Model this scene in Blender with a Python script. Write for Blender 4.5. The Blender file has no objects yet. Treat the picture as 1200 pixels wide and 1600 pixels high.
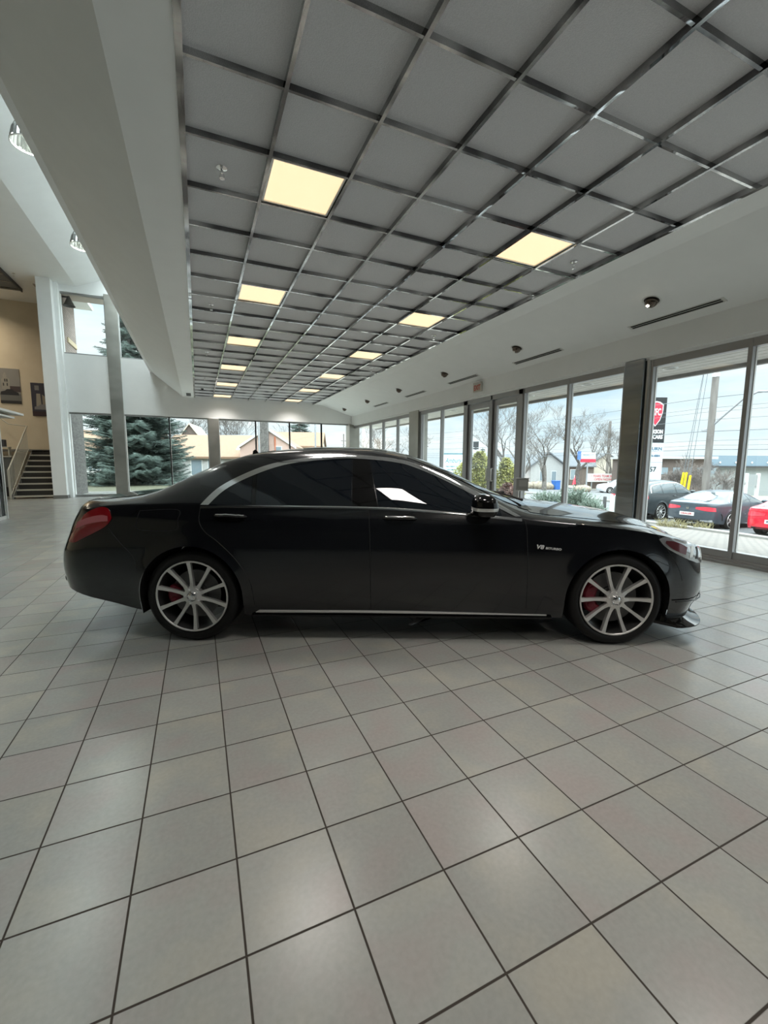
PANEL_E = .76; SKY_ZEN = 7.; LAMP_W = 18.; PEND_W = 24.; FILL_W = 55.
import bpy, bmesh, math, random
from mathutils import Vector, Matrix
from mathutils.bvhtree import BVHTree
R = random.Random(7)
PI = math.pi
COL = bpy.context.scene.collection
sc = bpy.context.scene

# ---------------------------------------------------------------- camera frame
H = 1.3595
YAW, PITCH, ROLL, F = .4122, -.1178, .0058, 663.2
def cam_axes():
    cy, sy = math.cos(YAW), math.sin(YAW); cp, sp = math.cos(PITCH), math.sin(PITCH)
    f = Vector((sy*cp, cy*cp, sp)); r = Vector((cy, -sy, 0)); u = r.cross(f)
    cr, sr = math.cos(ROLL), math.sin(ROLL)
    return cr*r+sr*u, -sr*r+cr*u, f
CR, CU, CF = cam_axes()
def at(px, py, d):
    """real place seen at (px, py) at depth d metres"""
    return Vector((0, 0, H)) + d*(CR*((px-600)/F) + CU*((800-py)/F) + CF)

# ---------------------------------------------------------------- materials
MATS = {}
def mat(name, col=(.5, .5, .5), rough=.5, metal=0., spec=.5, coat=0., emit=None, es=1., trans=0., ior=1.45):
    if name in MATS: return MATS[name]
    m = bpy.data.materials.new(name); m.use_nodes = True
    b = m.node_tree.nodes['Principled BSDF']
    b.inputs['Base Color'].default_value = (*col, 1)
    b.inputs['Roughness'].default_value = rough
    b.inputs['Metallic'].default_value = metal
    b.inputs['Specular IOR Level'].default_value = spec
    b.inputs['Coat Weight'].default_value = coat
    b.inputs['Coat Roughness'].default_value = .02
    b.inputs['Transmission Weight'].default_value = trans
    b.inputs['IOR'].default_value = ior
    if emit:
        b.inputs['Emission Color'].default_value = (*emit, 1)
        b.inputs['Emission Strength'].default_value = es
    MATS[name] = m
    return m
def N(m, t, **k):
    n = m.node_tree.nodes.new(t)
    for a, v in k.items(): setattr(n, a, v)
    return n
def L(m, a, b): m.node_tree.links.new(a, b)
def noisy(name, c1, c2, scale=5., rough=.6, bump=0., detail=6., stretch=(1, 1, 1), metal=0., spec=.5, contrast=(.35, .65), rr=None):
    """two colours mixed by a noise, optional bump"""
    if name in MATS: return MATS[name]
    m = mat(name, c1, rough, metal, spec); b = m.node_tree.nodes['Principled BSDF']
    tc = N(m, 'ShaderNodeTexCoord'); mp = N(m, 'ShaderNodeMapping'); mp.inputs['Scale'].default_value = stretch
    no = N(m, 'ShaderNodeTexNoise'); no.inputs['Scale'].default_value = scale; no.inputs['Detail'].default_value = detail
    ra = N(m, 'ShaderNodeValToRGB')
    ra.color_ramp.elements[0].position, ra.color_ramp.elements[1].position = contrast
    ra.color_ramp.elements[0].color = (*c1, 1); ra.color_ramp.elements[1].color = (*c2, 1)
    L(m, tc.outputs['Object'], mp.inputs[0]); L(m, mp.outputs[0], no.inputs['Vector'])
    L(m, no.outputs['Fac'], ra.inputs[0]); L(m, ra.outputs[0], b.inputs['Base Color'])
    if bump:
        bp = N(m, 'ShaderNodeBump'); bp.inputs['Strength'].default_value = bump; bp.inputs['Distance'].default_value = .02
        L(m, no.outputs['Fac'], bp.inputs['Height']); L(m, bp.outputs[0], b.inputs['Normal'])
    if rr:
        mr = N(m, 'ShaderNodeMapRange'); mr.inputs['To Min'].default_value, mr.inputs['To Max'].default_value = rr
        L(m, no.outputs['Fac'], mr.inputs['Value']); L(m, mr.outputs[0], b.inputs['Roughness'])
    return m
def glass_mat(name, tint=(.975, .985, .98), refl=1.):
    if name in MATS: return MATS[name]
    m = bpy.data.materials.new(name); m.use_nodes = True; nt = m.node_tree
    nt.nodes.remove(nt.nodes['Principled BSDF'])
    out = nt.nodes['Material Output']
    tr = N(m, 'ShaderNodeBsdfTransparent'); tr.inputs[0].default_value = (*tint, 1)
    gl = N(m, 'ShaderNodeBsdfGlossy'); gl.inputs['Roughness'].default_value = .01; gl.inputs['Color'].default_value = (refl, refl, refl, 1)
    ge = N(m, 'ShaderNodeNewGeometry'); dt = N(m, 'ShaderNodeVectorMath', operation='DOT_PRODUCT')
    L(m, ge.outputs['Normal'], dt.inputs[0]); L(m, ge.outputs['Incoming'], dt.inputs[1])
    ab = N(m, 'ShaderNodeMath', operation='ABSOLUTE'); L(m, dt.outputs['Value'], ab.inputs[0])
    su = N(m, 'ShaderNodeMath', operation='SUBTRACT'); su.inputs[0].default_value = 1; L(m, ab.outputs[0], su.inputs[1])
    pw = N(m, 'ShaderNodeMath', operation='POWER'); L(m, su.outputs[0], pw.inputs[0]); pw.inputs[1].default_value = 5
    fr = N(m, 'ShaderNodeMath', operation='MULTIPLY_ADD'); L(m, pw.outputs[0], fr.inputs[0]); fr.inputs[1].default_value = .7; fr.inputs[2].default_value = .03
    mx = N(m, 'ShaderNodeMixShader')
    L(m, fr.outputs[0], mx.inputs[0]); L(m, tr.outputs[0], mx.inputs[1]); L(m, gl.outputs[0], mx.inputs[2]); L(m, mx.outputs[0], out.inputs[0])
    MATS[name] = m
    return m

# ---------------------------------------------------------------- mesh helpers
def tag(o, label=None, cat=None, group=None, kind=None):
    if label: o['label'] = label
    if cat: o['category'] = cat
    if group: o['group'] = group
    if kind: o['kind'] = kind
    return o
def empty(name, loc=(0, 0, 0), rz=0., label=None, cat=None, group=None, parent=None):
    o = bpy.data.objects.new(name, None); COL.objects.link(o); o.location = loc; o.rotation_euler = (0, 0, rz)
    o.empty_display_size = .1
    if parent: o.parent = parent
    return tag(o, label, cat, group)
def copy_tree(o, parent=None):
    c = o.copy(); COL.objects.link(c)
    if parent: c.parent = parent
    for ch in [x for x in COL.objects if x.parent == o]: copy_tree(ch, c)
    return c
class MB:
    def __init__(s): s.v = []; s.f = []; s.sm = []
    def add(s, vs, fs, smooth=False):
        n = len(s.v); s.v += [tuple(p) for p in vs]; s.f += [tuple(i+n for i in f) for f in fs]; s.sm += [smooth]*len(fs)
        return s
    def box(s, x0, x1, y0, y1, z0, z1):
        if x0 > x1: x0, x1 = x1, x0
        if y0 > y1: y0, y1 = y1, y0
        if z0 > z1: z0, z1 = z1, z0
        v = [(x, y, z) for z in (z0, z1) for y in (y0, y1) for x in (x0, x1)]
        return s.add(v, [(0, 2, 3, 1), (4, 5, 7, 6), (0, 1, 5, 4), (2, 6, 7, 3), (0, 4, 6, 2), (1, 3, 7, 5)])
    def prism(s, poly, a, b, axis='y', smooth=False):
        """poly = 2D outline, extruded between a and b along axis"""
        def P(p, t): return {'y': (p[0], t, p[1]), 'x': (t, p[0], p[1]), 'z': (p[0], p[1], t)}[axis]
        n = len(poly); v = [P(p, a) for p in poly]+[P(p, b) for p in poly]
        return s.add(v, [tuple(range(n))[::-1], tuple(range(n, 2*n))]+[(i, (i+1) % n, n+(i+1) % n, n+i) for i in range(n)], smooth)
    def quad(s, a, b, c, d): return s.add([a, b, c, d], [(0, 1, 2, 3)])
    def tube(s, pts, r, n=8, cap=True, smooth=True):
        pts = [Vector(p) for p in pts]
        rs = r if isinstance(r, (list, tuple)) else [r]*len(pts)
        vs = []; up = None
        for i, p in enumerate(pts):
            t = (pts[min(i+1, len(pts)-1)]-pts[max(i-1, 0)])
            t = t.normalized() if t.length > 1e-9 else Vector((0, 0, 1))
            if up is None: up = Vector((0, 0, 1)) if abs(t.z) < .9 else Vector((1, 0, 0))
            a = (up-t*up.dot(t)); a = a.normalized() if a.length > 1e-6 else t.orthogonal().normalized()
            up = a; b = t.cross(a)
            for k in range(n):
                an = 2*PI*k/n; vs.append(p+(a*math.cos(an)+b*math.sin(an))*rs[i])
        fs = []
        for i in range(len(pts)-1):
            for k in range(n):
                fs.append((i*n+k, i*n+(k+1) % n, (i+1)*n+(k+1) % n, (i+1)*n+k))
        if cap: fs += [tuple(range(n))[::-1], tuple(range((len(pts)-1)*n, len(pts)*n))]
        return s.add(vs, fs, smooth)
    def cyl(s, p0, p1, r0, r1=None, n=16, smooth=True): return s.tube([p0, p1], [r0, r0 if r1 is None else r1], n, True, smooth)
    def lathe(s, prof, n=32, axis='z', c=(0, 0, 0), close=False):
        vs = []
        for r, h in prof:
            for k in range(n):
                a = 2*PI*k/n; u, v = r*math.cos(a), r*math.sin(a)
                p = {'z': (u, v, h), 'y': (u, h, v), 'x': (h, u, v)}[axis]
                vs.append((p[0]+c[0], p[1]+c[1], p[2]+c[2]))
        m = len(prof); fs = []
        for i in range(m if close else m-1):
            j = (i+1) % m
            for k in range(n): fs.append((i*n+k, i*n+(k+1) % n, j*n+(k+1) % n, j*n+k))
        return s.add(vs, fs, True)
    def grid(s, rows, smooth=True, flip=False):
        n = len(rows[0]); v = [p for r in rows for p in r]; f = []
        for i in range(len(rows)-1):
            for j in range(n-1):
                q = (i*n+j, i*n+j+1, (i+1)*n+j+1, (i+1)*n+j); f.append(q[::-1] if flip else q)
        return s.add(v, f, smooth)
    def sphere(s, c, r, sx=1, sy=1, sz=1, n=16, m=10):
        vs = []
        for i in range(m+1):
            th = PI*i/m
            for k in range(n):
                a = 2*PI*k/n; vs.append((c[0]+r*sx*math.sin(th)*math.cos(a), c[1]+r*sy*math.sin(th)*math.sin(a), c[2]+r*sz*math.cos(th)))
        fs = [(i*n+k, (i+1)*n+k, (i+1)*n+(k+1) % n, i*n+(k+1) % n) for i in range(m) for k in range(n)]
        return s.add(vs, fs, True)
    def build(s, name, m, parent=None, bevel=0., loc=None, fixn=True):
        me = bpy.data.meshes.new(name); me.from_pydata(s.v, [], s.f); me.update()
        me.polygons.foreach_set('use_smooth', s.sm)
        bm = bmesh.new(); bm.from_mesh(me)
        bmesh.ops.remove_doubles(bm, verts=bm.verts, dist=1e-5)
        if fixn: bmesh.ops.recalc_face_normals(bm, faces=bm.faces)
        if bevel:
            ed = [e for e in bm.edges if e.is_manifold and e.calc_face_angle(0) > .6]
            bmesh.ops.bevel(bm, geom=ed, offset=bevel, segments=2, affect='EDGES', profile=.5)
        for e_ in bm.edges:
            if len(e_.link_faces) == 2 and e_.calc_face_angle(0) > 1.0: e_.smooth = False
        bm.to_mesh(me); bm.free()
        if m: me.materials.append(m)
        o = bpy.data.objects.new(name, me); COL.objects.link(o)
        if parent: o.parent = parent
        if loc: o.location = loc
        return o
def text_mesh(name, s, size, m, parent, mw, ext=.002, bold=0., width=None, align='CENTER', shear=0.):
    """lettering as a mesh; mw = 4x4 matrix placing the text plane (x right, y up)"""
    cu = bpy.data.curves.new(name, 'FONT'); cu.body = s; cu.size = size; cu.extrude = ext; cu.offset = bold
    cu.align_x = align; cu.align_y = 'CENTER'; cu.shear = shear; cu.resolution_u = 2
    o = bpy.data.objects.new(name, cu); COL.objects.link(o)
    me = bpy.data.meshes.new_from_object(o.evaluated_get(bpy.context.evaluated_depsgraph_get()))
    bpy.data.objects.remove(o); bpy.data.curves.remove(cu)
    if width and len(me.vertices):
        xs = [v.co.x for v in me.vertices]; k = width/(max(xs)-min(xs))
        for v in me.vertices: v.co.x *= k
    me.transform(mw); me.materials.clear(); me.materials.append(m); me.name = name
    t = bpy.data.objects.new(name, me); COL.objects.link(t)
    if parent: t.parent = parent
    return t
def frame_mat(o, xdir, ydir):
    x = Vector(xdir).normalized(); y = Vector(ydir).normalized(); z = x.cross(y)
    M_ = Matrix((x, y, z)).transposed().to_4x4(); M_.translation = Vector(o); return M_
def interp(tab):
    """monotone-ish cubic through a table of (x, y)"""
    xs = [t[0] for t in tab]; ys = [t[1] for t in tab]; n = len(xs)
    d = [(ys[i+1]-ys[i])/(xs[i+1]-xs[i]) for i in range(n-1)]
    m = [d[0]]+[0 if d[i-1]*d[i] <= 0 else 2*d[i-1]*d[i]/(d[i-1]+d[i]) for i in range(1, n-1)]+[d[-1]]
    def f(x):
        if x <= xs[0]: return ys[0]
        if x >= xs[-1]: return ys[-1]
        lo = 0
        while xs[lo+1] < x: lo += 1
        h = xs[lo+1]-xs[lo]; t = (x-xs[lo])/h
        return ((1+2*t)*(1-t)**2*ys[lo]+t*(1-t)**2*h*m[lo]+t*t*(3-2*t)*ys[lo+1]+t*t*(t-1)*h*m[lo+1])
    return f
def resample(pts, n):
    """n points evenly along a polyline, smoothed as Catmull-Rom"""
    P = [Vector(p) for p in pts]
    if len(P) > 2:
        Q = []
        for i in range(len(P)-1):
            a, b, c, d = P[max(i-1, 0)], P[i], P[i+1], P[min(i+2, len(P)-1)]
            for k in range(8):
                t = k/8; Q.append(.5*((2*b)+(c-a)*t+(2*a-5*b+4*c-d)*t*t+(3*b-a-3*c+d)*t**3))
        Q.append(P[-1]); P = Q
    L_ = [0]
    for i in range(1, len(P)): L_.append(L_[-1]+(P[i]-P[i-1]).length)
    out = []; j = 0
    for i in range(n):
        s = L_[-1]*i/(n-1)
        while j < len(L_)-2 and L_[j+1] < s: j += 1
        t = (s-L_[j])/max(L_[j+1]-L_[j], 1e-9); out.append(P[j].lerp(P[j+1], min(max(t, 0), 1)))
    return out
# ================================================================ cars
class CarBody:
    """lofted body: side skin round the whole plan outline, deck (hood, glasshouse, trunk) on top"""
    def __init__(s, T):
        s.T = T
        for k in ('W', 'g', 'xf', 'xr', 'zsh', 'zr', 'yr', 'zc', 'sill'): setattr(s, k, interp(T[k]))
        s.ax = T['axles']; s.hub = T['hub']; s.Ra = T['arch']; s.xA, s.xB = T['xA'], T['xB']; s.nr, s.nf = T['nr'], T['nf']
        s.cols = s._cols(); s.body()
    def flare(s, x, z):
        a = 0
        for ax in s.ax:
            r = math.hypot(x-ax, z-s.hub)-s.Ra
            if 0 <= r < .09: a += .014*(1-r/.09)**1.5
            elif r < 0: a += .014
        return a
    def pos(s, c, z):
        k, v = c[0], c[1]
        if k == 'm': return v, s.W(v)*s.g(z)+s.flare(v, z)
        n = s.nr if k == 'r' else s.nf
        si, co = math.sin(v)**(2/n), (0. if v > PI/2-1e-3 else math.cos(v)**(2/n))
        if k == 'r': x = s.xA-(s.xA-s.xr(z))*si
        else: x = s.xB+(s.xf(z)-s.xB)*si
        return x, s.W(x)*s.g(z)*co+s.flare(x, z)*co
    def _cols(s):
        na = 14; c = [('r', PI/2*(1-i/na)) for i in range(na)]
        c[0] = ('r', PI/2-1e-4)
        xs = set()
        x = s.xA
        while x < s.xB+1e-6: xs.add(round(x, 4)); x += s.T.get('step', .05)
        arch = []
        for ax in s.ax:
            for i in range(25): arch.append(round(ax-s.Ra*math.cos(PI*i/24), 4))
        xs = sorted([x for x in xs if all(abs(x-a) > .012 for a in arch)]+[a for a in arch if s.xA <= a <= s.xB])
        out = []
        for x in xs:
            for ax in s.ax:
                if abs(x-(ax-s.Ra)) < 1e-3: out += [('m', x, 0)]
                if abs(x-(ax+s.Ra)) < 1e-3: out += [('m', x, 1)]
            out.append(('m', x))
            for ax in s.ax:
                if abs(x-(ax+s.Ra)) < 1e-3: out[-1] = ('m', x, 1); out[-2] = ('m', x, 0); out[-2], out[-1] = ('m', x, 2), ('m', x, 3)
                if abs(x-(ax-s.Ra)) < 1e-3: out[-2], out[-1] = ('m', x, 3), ('m', x, 2)
        c += out
        f = [('f', PI/2*i/na) for i in range(1, na)]+[('f', PI/2-1e-4)]
        return c+f
    def xn(s, c): return s.pos(c, .75)[0]
    def zlow(s, c):
        x = s.xn(c)
        if len(c) > 2 and c[2] == 2: return s.hub           # the arch side of a doubled column
        if len(c) > 2 and c[2] == 3: return s.sill(x)
        for ax in s.ax:
            if abs(x-ax) < s.Ra: return s.hub+math.sqrt(s.Ra**2-(x-ax)**2)
        return s.sill(x)
    def body(s):
        NV = 20; NB, NC = 10, 12
        s.side = []; s.deck = []
        for c in s.cols:
            z0 = s.zlow(c); zs = s.zsh(s.xn(c)); col = []
            for i in range(NV+1):
                z = z0+(zs-z0)*i/NV; x, y = s.pos(c, z); col.append(Vector((x, y, z)))
            s.side.append(col)
            x, y, z = col[-1]; ys = y
            # soften the top of the side into the deck
            k = min(1, (max(ys, 1e-4)/.75)**.7)
            zr = z+(s.zr(x)-z)*k; zc = z+(s.zc(x)-z)*k; yr = min(s.yr(x), ys*.82)
            line = [Vector((x, ys, z))]
            bulge = s.T.get('bulge', .018)
            for i in range(1, NB+1):
                t = i/NB; line.append(Vector((x, ys+(yr-ys)*t+bulge*math.sin(PI*t)*k, z+(zr-z)*t+bulge*.3*math.sin(PI*t)*k)))
            for i in range(1, NC+1):
                q = i/NC; r = 1-q; line.append(Vector((x, yr*r, zc-(zc-zr)*r**2.3)))
            for _ in range(3):
                L2 = [p.copy() for p in line]
                for i in range(2, len(line)-1):
                    if i > 4: L2[i] = line[i]*.5+(line[i-1]+line[i+1])*.25
                line = L2
            for p in line: p.x = x
            line[-1].y = 0
            s.deck.append(line)
        rows = [a+b[1:] for a, b in zip(s.side, s.deck)]
        s.rows = rows
        v = []; f = []; n = len(rows[0])
        for sg in (-1, 1):
            o = len(v); v += [(p.x, p.y*sg, p.z) for r in rows for p in r]
            for i in range(len(rows)-1):
                if len(s.cols[i]) > 2 and len(s.cols[i+1]) > 2 and s.cols[i][1] == s.cols[i+1][1]: continue
                for j in range(n-1):
                    q = (o+i*n+j, o+(i+1)*n+j, o+(i+1)*n+j+1, o+i*n+j+1); f.append(q if sg < 0 else q[::-1])
        s.v, s.f = v, f
        s.bvh = BVHTree.FromPolygons([Vector(p) for p in v], f)
    def hit(s, o, d, off=0.):
        h = s.bvh.ray_cast(Vector(o), Vector(d).normalized())
        if h[0] is None: return None
        nn = h[1]
        if nn.dot(Vector(d)) > 0: nn = -nn
        return h[0]+nn*off, nn
    def on_side(s, x, z, sg=-1, off=0.): return s.hit((x, sg*2.5, z), (0, -sg, 0), off)
    def on_top(s, x, y, off=0.): return s.hit((x, y, 4), (0, 0, -1), off)
    def patch(s, A, B, name, m, parent, off=.003, na=20, nb=5, mode='side', sg=-1, rim=.006, ctr=None, bul=0.):
        """skin piece lying on the body between two outline curves A and B"""
        A = resample(A, na); B = resample(B, na); g = []
        for i in range(na):
            row = []
            for j in range(nb+1):
                p = A[i].lerp(B[i], j/nb); o2 = off+bul*math.sin(PI*j/nb)*math.sin(PI*i/(na-1))
                if mode == 'side': h = s.on_side(p[0], p[1], sg, o2)
                elif mode == 'top': h = s.on_top(p[0], p[1], o2)
                elif mode == 'x': h = s.hit((ctr, p[0], p[1]), (-1 if ctr > 0 else 1, 0, 0), o2)
                else:   # 'round': p = (angle, z) about ctr, seen from outside
                    d = Vector((math.cos(p[0]), sg*math.sin(p[0]), 0)); h = s.hit(Vector((ctr, 0, p[1]))+d*4, -d, o2)
                if h is None: h = row[-1] if row else (g[-1][j] if g else (Vector((p[0], 0, p[1])), Vector((0, 0, 1))))
                row.append(h)
            g.append(row)
        b = MB(); b.grid([[h[0] for h in r] for r in g])
        if rim:
            ed = [g[i][0] for i in range(na)]+[g[na-1][j] for j in range(1, nb+1)]+[g[i][nb] for i in range(na-2, -1, -1)]+[g[0][j] for j in range(nb-1, 0, -1)]
            ed.append(ed[0])
            b.grid([[h[0] for h in ed], [h[0]-h[1]*rim for h in ed]], smooth=False)
        return b.build(name, m, parent)
    def line(s, pts, name, m, parent, r=.006, off=.002, n=30, sg=-1, flat=1.):
        P = [s.on_side(p[0], p[1], sg, off) for p in resample(pts, n)]
        b = MB(); b.tube([h[0] for h in P if h], r, 8); return b.build(name, m, parent)
def wheel(parent, x, y, z, sg, Rt, Rr, w, M, spokes=10, rot=0., caliper=None, dark_side=1):
    """one wheel facing sg*y : tyre > rim, hub cap, disc, caliper"""
    e = empty('wheel', (x, y, z), 0, parent=parent)
    if sg > 0: e.rotation_euler = (0, 0, PI)
    # built facing -y, outer face at y=0
    tw = w
    ty = MB(); s_ = .018
    prof = [(Rr, .012), (Rr+.006, .002), (Rr+.02, -.004), ((Rt+Rr)/2, -.008), (Rt-.025, 0), (Rt-.006, .016), (Rt, .04), (Rt, tw-.04), (Rt-.006, tw-.016), (Rt-.025, tw), ((Rt+Rr)/2, tw+.004), (Rr, tw-.01)]
    ty.lathe(prof, 64, 'y', close=False)
    for yy in (.065, .1, tw-.1, tw-.065):
        pass
    ty.build('tyre', M['rubber'], e)
    rm = MB()
    rm.lathe([(Rr, .014), (Rr, .0), (Rr-.004, -.004), (Rr-.011, -.004), (Rr-.014, .004), (Rr-.018, .03), (Rr-.03, .08), (Rr-.03, tw-.02), (Rr, tw-.01)], 64, 'y')
    rm.build('rim', M['rimdark'], e)
    lp = MB(); lp.lathe([(Rr+.001, .0), (Rr-.002, -.006), (Rr-.010, -.006), (Rr-.014, .002), (Rr-.010, .006)], 64, 'y', close=True)
    hubr = .055
    for k in range(spokes):
        a = rot+2*PI*k/spokes; ca, sa = math.cos(a), math.sin(a)
        def P(r, t, yy): return (r*ca-t*sa, yy, r*sa+t*ca)
        rr = [hubr*.6, hubr, .10, .16, Rr-.05, Rr-.008]; hw = [.018, .0165, .0115, .0105, .0125, .016]; yf = [-.002+.012, .008, .016, .014, .004, -.003]
        v = []; f = []
        for i in range(len(rr)):
            v += [P(rr[i], -hw[i], yf[i]), P(rr[i], hw[i], yf[i]), P(rr[i], hw[i]*.8, yf[i]+.035), P(rr[i], -hw[i]*.8, yf[i]+.035)]
        n = len(rr)
        for i in range(n-1):
            for q in range(4): f.append((i*4+q, i*4+(q+1) % 4, (i+1)*4+(q+1) % 4, (i+1)*4+q))
        f.append((0, 1, 2, 3)); lp.add(v, f)
    lp.lathe([(0, .006), (hubr*.7, .004), (hubr+.012, .008), (hubr+.018, .03), (hubr+.01, .06)], 32, 'y')
    lp.build('spokes', M['rim'], e)
    hc = MB(); hc.lathe([(0, -.010), (.028, -.008), (.034, -.002), (.036, .006)], 32, 'y')
    hc.lathe([(.033, -.006), (.036, -.012), (.039, -.006), (.036, 0)], 32, 'y', close=True)
    if spokes == 10:
        for k in range(3):
            a = PI/2+2*PI*k/3; t = (math.cos(a), math.sin(a)); nrm = (-t[1], t[0])
            hc.add([(t[0]*.032, -.013, t[1]*.032), (nrm[0]*.006, -.016, nrm[1]*.006), (-nrm[0]*.006, -.016, -nrm[1]*.006), (0, -.008, 0)], [(0, 1, 3), (0, 3, 2), (0, 2, 1)])
    hc.build('hub_cap', M['chrome'], e)
    for k in range(5 if caliper and sg < 0 else 0):
        a = rot+.31+2*PI*k/5; bl = MB(); bl.cyl((.052*math.cos(a), .0, .052*math.sin(a)), (.052*math.cos(a), .03, .052*math.sin(a)), .007, n=6)
        bl.build('wheel_bolt', M['chrome'], e)
    if caliper:
        dk = MB(); Rd = caliper['R']
        dk.lathe([(.07, .088), (Rd, .088), (Rd, .118), (.07, .118)], 48, 'y', close=True); dk.lathe([(0, .075), (.085, .078), (.09, .1)], 32, 'y')
        dk.build('brake_disc', M['disc'], e)
        # caliper on the rear-facing side of the hub
        cb = MB(); a0, a1 = caliper['a']; n = 10; v = []
        prof = [(Rd-.07, .062), (Rd-.055, .05), (Rd+.012, .05), (Rd+.026, .062), (Rd+.026, .14), (Rd-.07, .14)]
        for i in range(n+1):
            a = a0+(a1-a0)*i/n; k = 1-.12*(abs(i/n-.5)*2)**4
            v += [(sg_flip(sg)*r*k*math.cos(a), yy, r*k*math.sin(a)) for r, yy in prof]
        m_ = len(prof); f = [(i*m_+j, i*m_+(j+1) % m_, (i+1)*m_+(j+1) % m_, (i+1)*m_+j) for i in range(n) for j in range(m_)]
        f += [tuple(range(m_)), tuple(range(n*m_, (n+1)*m_))]
        cb.add(v, f)
        for i in (2.4, 7.6):
            a = a0+(a1-a0)*i/n; cb.cyl((sg_flip(sg)*(Rd-.02)*math.cos(a), .051, (Rd-.02)*math.sin(a)), (sg_flip(sg)*(Rd-.02)*math.cos(a), .044, (Rd-.02)*math.sin(a)), .02, n=14)
        co = cb.build('brake_caliper', M[caliper['m']], e, bevel=.004)
        if caliper.get('label'): co['label'] = caliper['label']
    return e
def sg_flip(sg): return 1 if sg < 0 else -1
# ---------------------------------------------------------------- the black limousine
CAR_O = (.3015, 4.2510, 0.); CAR_RZ = math.atan2(-.40948, .91232)
HERO = dict(
    axles=(0., 3.165), hub=.348, arch=.388, xA=-.62, xB=3.58, nr=3.7, nf=2.5, bulge=.02,
    W=[(-1.2, .90), (-.62, .935), (0, .952), (.6, .945), (1.4, .94), (2.5, .944), (3.165, .95), (3.5, .94), (3.58, .935), (4.1, .90)],
    g=[(.12, .93), (.2, .955), (.3, .978), (.42, .992), (.55, 1.), (.68, .998), (.8, .988), (.88, .982), (.94, .966), (1.0, .94), (1.05, .925), (1.2, .9)],
    xf=[(.12, 3.99), (.2, 3.96), (.28, 3.985), (.345, 4.055), (.42, 4.075), (.48, 4.065), (.55, 4.045), (.65, 4.02), (.72, 3.99), (.78, 3.94), (.84, 3.88), (.92, 3.8), (1.1, 3.7)],
    xr=[(.12, -1.07), (.3, -1.12), (.40, -1.16), (.55, -1.185), (.66, -1.17), (.72, -1.14), (.8, -1.10), (.9, -1.05), (1.0, -1.0), (1.1, -.98)],
    sill=[(-1.2, .41), (-1.0, .385), (-.8, .335), (-.6, .29), (-.4, .24), (.4, .205), (.6, .20), (1.4, .20), (2.7, .20), (3.4, .19), (3.6, .17), (4.1, .17)],
    zsh=[(-1.15, .93), (-1.0, .965), (-.8, 1.0), (-.5, 1.03), (-.2, 1.035), (.1, 1.035), (1.3, 1.035), (1.8, 1.015), (2.1, .99), (2.46, .95), (2.7, .925), (2.95, .905), (3.2, .88), (3.45, .84), (3.6, .80), (3.75, .76), (3.9, .71), (4.1, .66)],
    zr=[(-1.1, 1.02), (-.9, 1.045), (-.7, 1.06), (-.5, 1.085), (-.35, 1.13), (-.2, 1.205), (-.05, 1.278), (.16, 1.362), (.37, 1.412), (.62, 1.435), (.97, 1.442), (1.25, 1.438), (1.45, 1.42), (1.65, 1.37), (1.85, 1.295), (2.05, 1.205), (2.25, 1.105), (2.42, 1.02), (2.6, .975), (2.9, .945), (3.2, .915), (3.5, .865), (3.7, .80), (3.9, .73), (4.1, .68)],
    yr=[(-1.1, .70), (-.6, .68), (-.2, .64), (.2, .60), (.6, .575), (1.2, .565), (1.6, .575), (1.9, .61), (2.2, .66), (2.45, .71), (2.8, .70), (3.3, .66), (3.7, .58), (4.1, .4)],
    zc=[(-1.15, 1.02), (-1.05, 1.045), (-.9, 1.07), (-.6, 1.095), (-.3, 1.12), (-.15, 1.185), (.05, 1.295), (.3, 1.41), (.6, 1.47), (.95, 1.489), (1.25, 1.484), (1.5, 1.457), (1.75, 1.385), (2.0, 1.285), (2.3, 1.145), (2.55, 1.05), (2.68, 1.025), (2.9, 1.0), (3.2, .965), (3.5, .92), (3.7, .865), (3.85, .80), (4.0, .72)],
)
M = {}
M['paint'] = mat('black_paint', (.0035, .004, .0055), .18, 0, .5, coat=1.)
M['paint'].node_tree.nodes['Principled BSDF'].inputs['Coat Roughness'].default_value = .012
M['paint'].node_tree.nodes['Principled BSDF'].inputs['Coat IOR'].default_value = 1.38
M['carglass'] = mat('tinted_car_glass', (.004, .006, .009), .02, 0, .6)
M['chrome'] = mat('chrome', (.82, .82, .82), .09, 1.)
M['satin'] = mat('satin_chrome', (.74, .74, .72), .3, .65)
M['badge'] = mat('badge_silver', (.75, .75, .74), .4, .4)
M['rubber'] = mat('tyre_rubber', (.006, .006, .006), .55, 0, .35)
M['rim'] = mat('machined_rim', (.72, .71, .69), .38, .75)
M['rimdark'] = mat('rim_barrel', (.10, .10, .10), .35, .8)
M['disc'] = mat('brake_disc_steel', (.11, .11, .11), .4, .8)
M['red_caliper'] = mat('red_caliper', (.16, .006, .018), .35, 0, .5)
M['blackplastic'] = mat('black_plastic', (.008, .008, .008), .5)
M['glossblack'] = mat('gloss_black', (.004, .004, .004), .06)
M['taillens'] = mat('red_lens', (.22, .004, .008), .06, 0, .6, coat=1.)
M['headlens'] = mat('head_lamp_reflector', (.55, .58, .6), .12, .7, coat=1.)
M['lampdark'] = mat('lamp_dark_inner', (.12, .03, .035), .15, .3, coat=1.)

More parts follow.
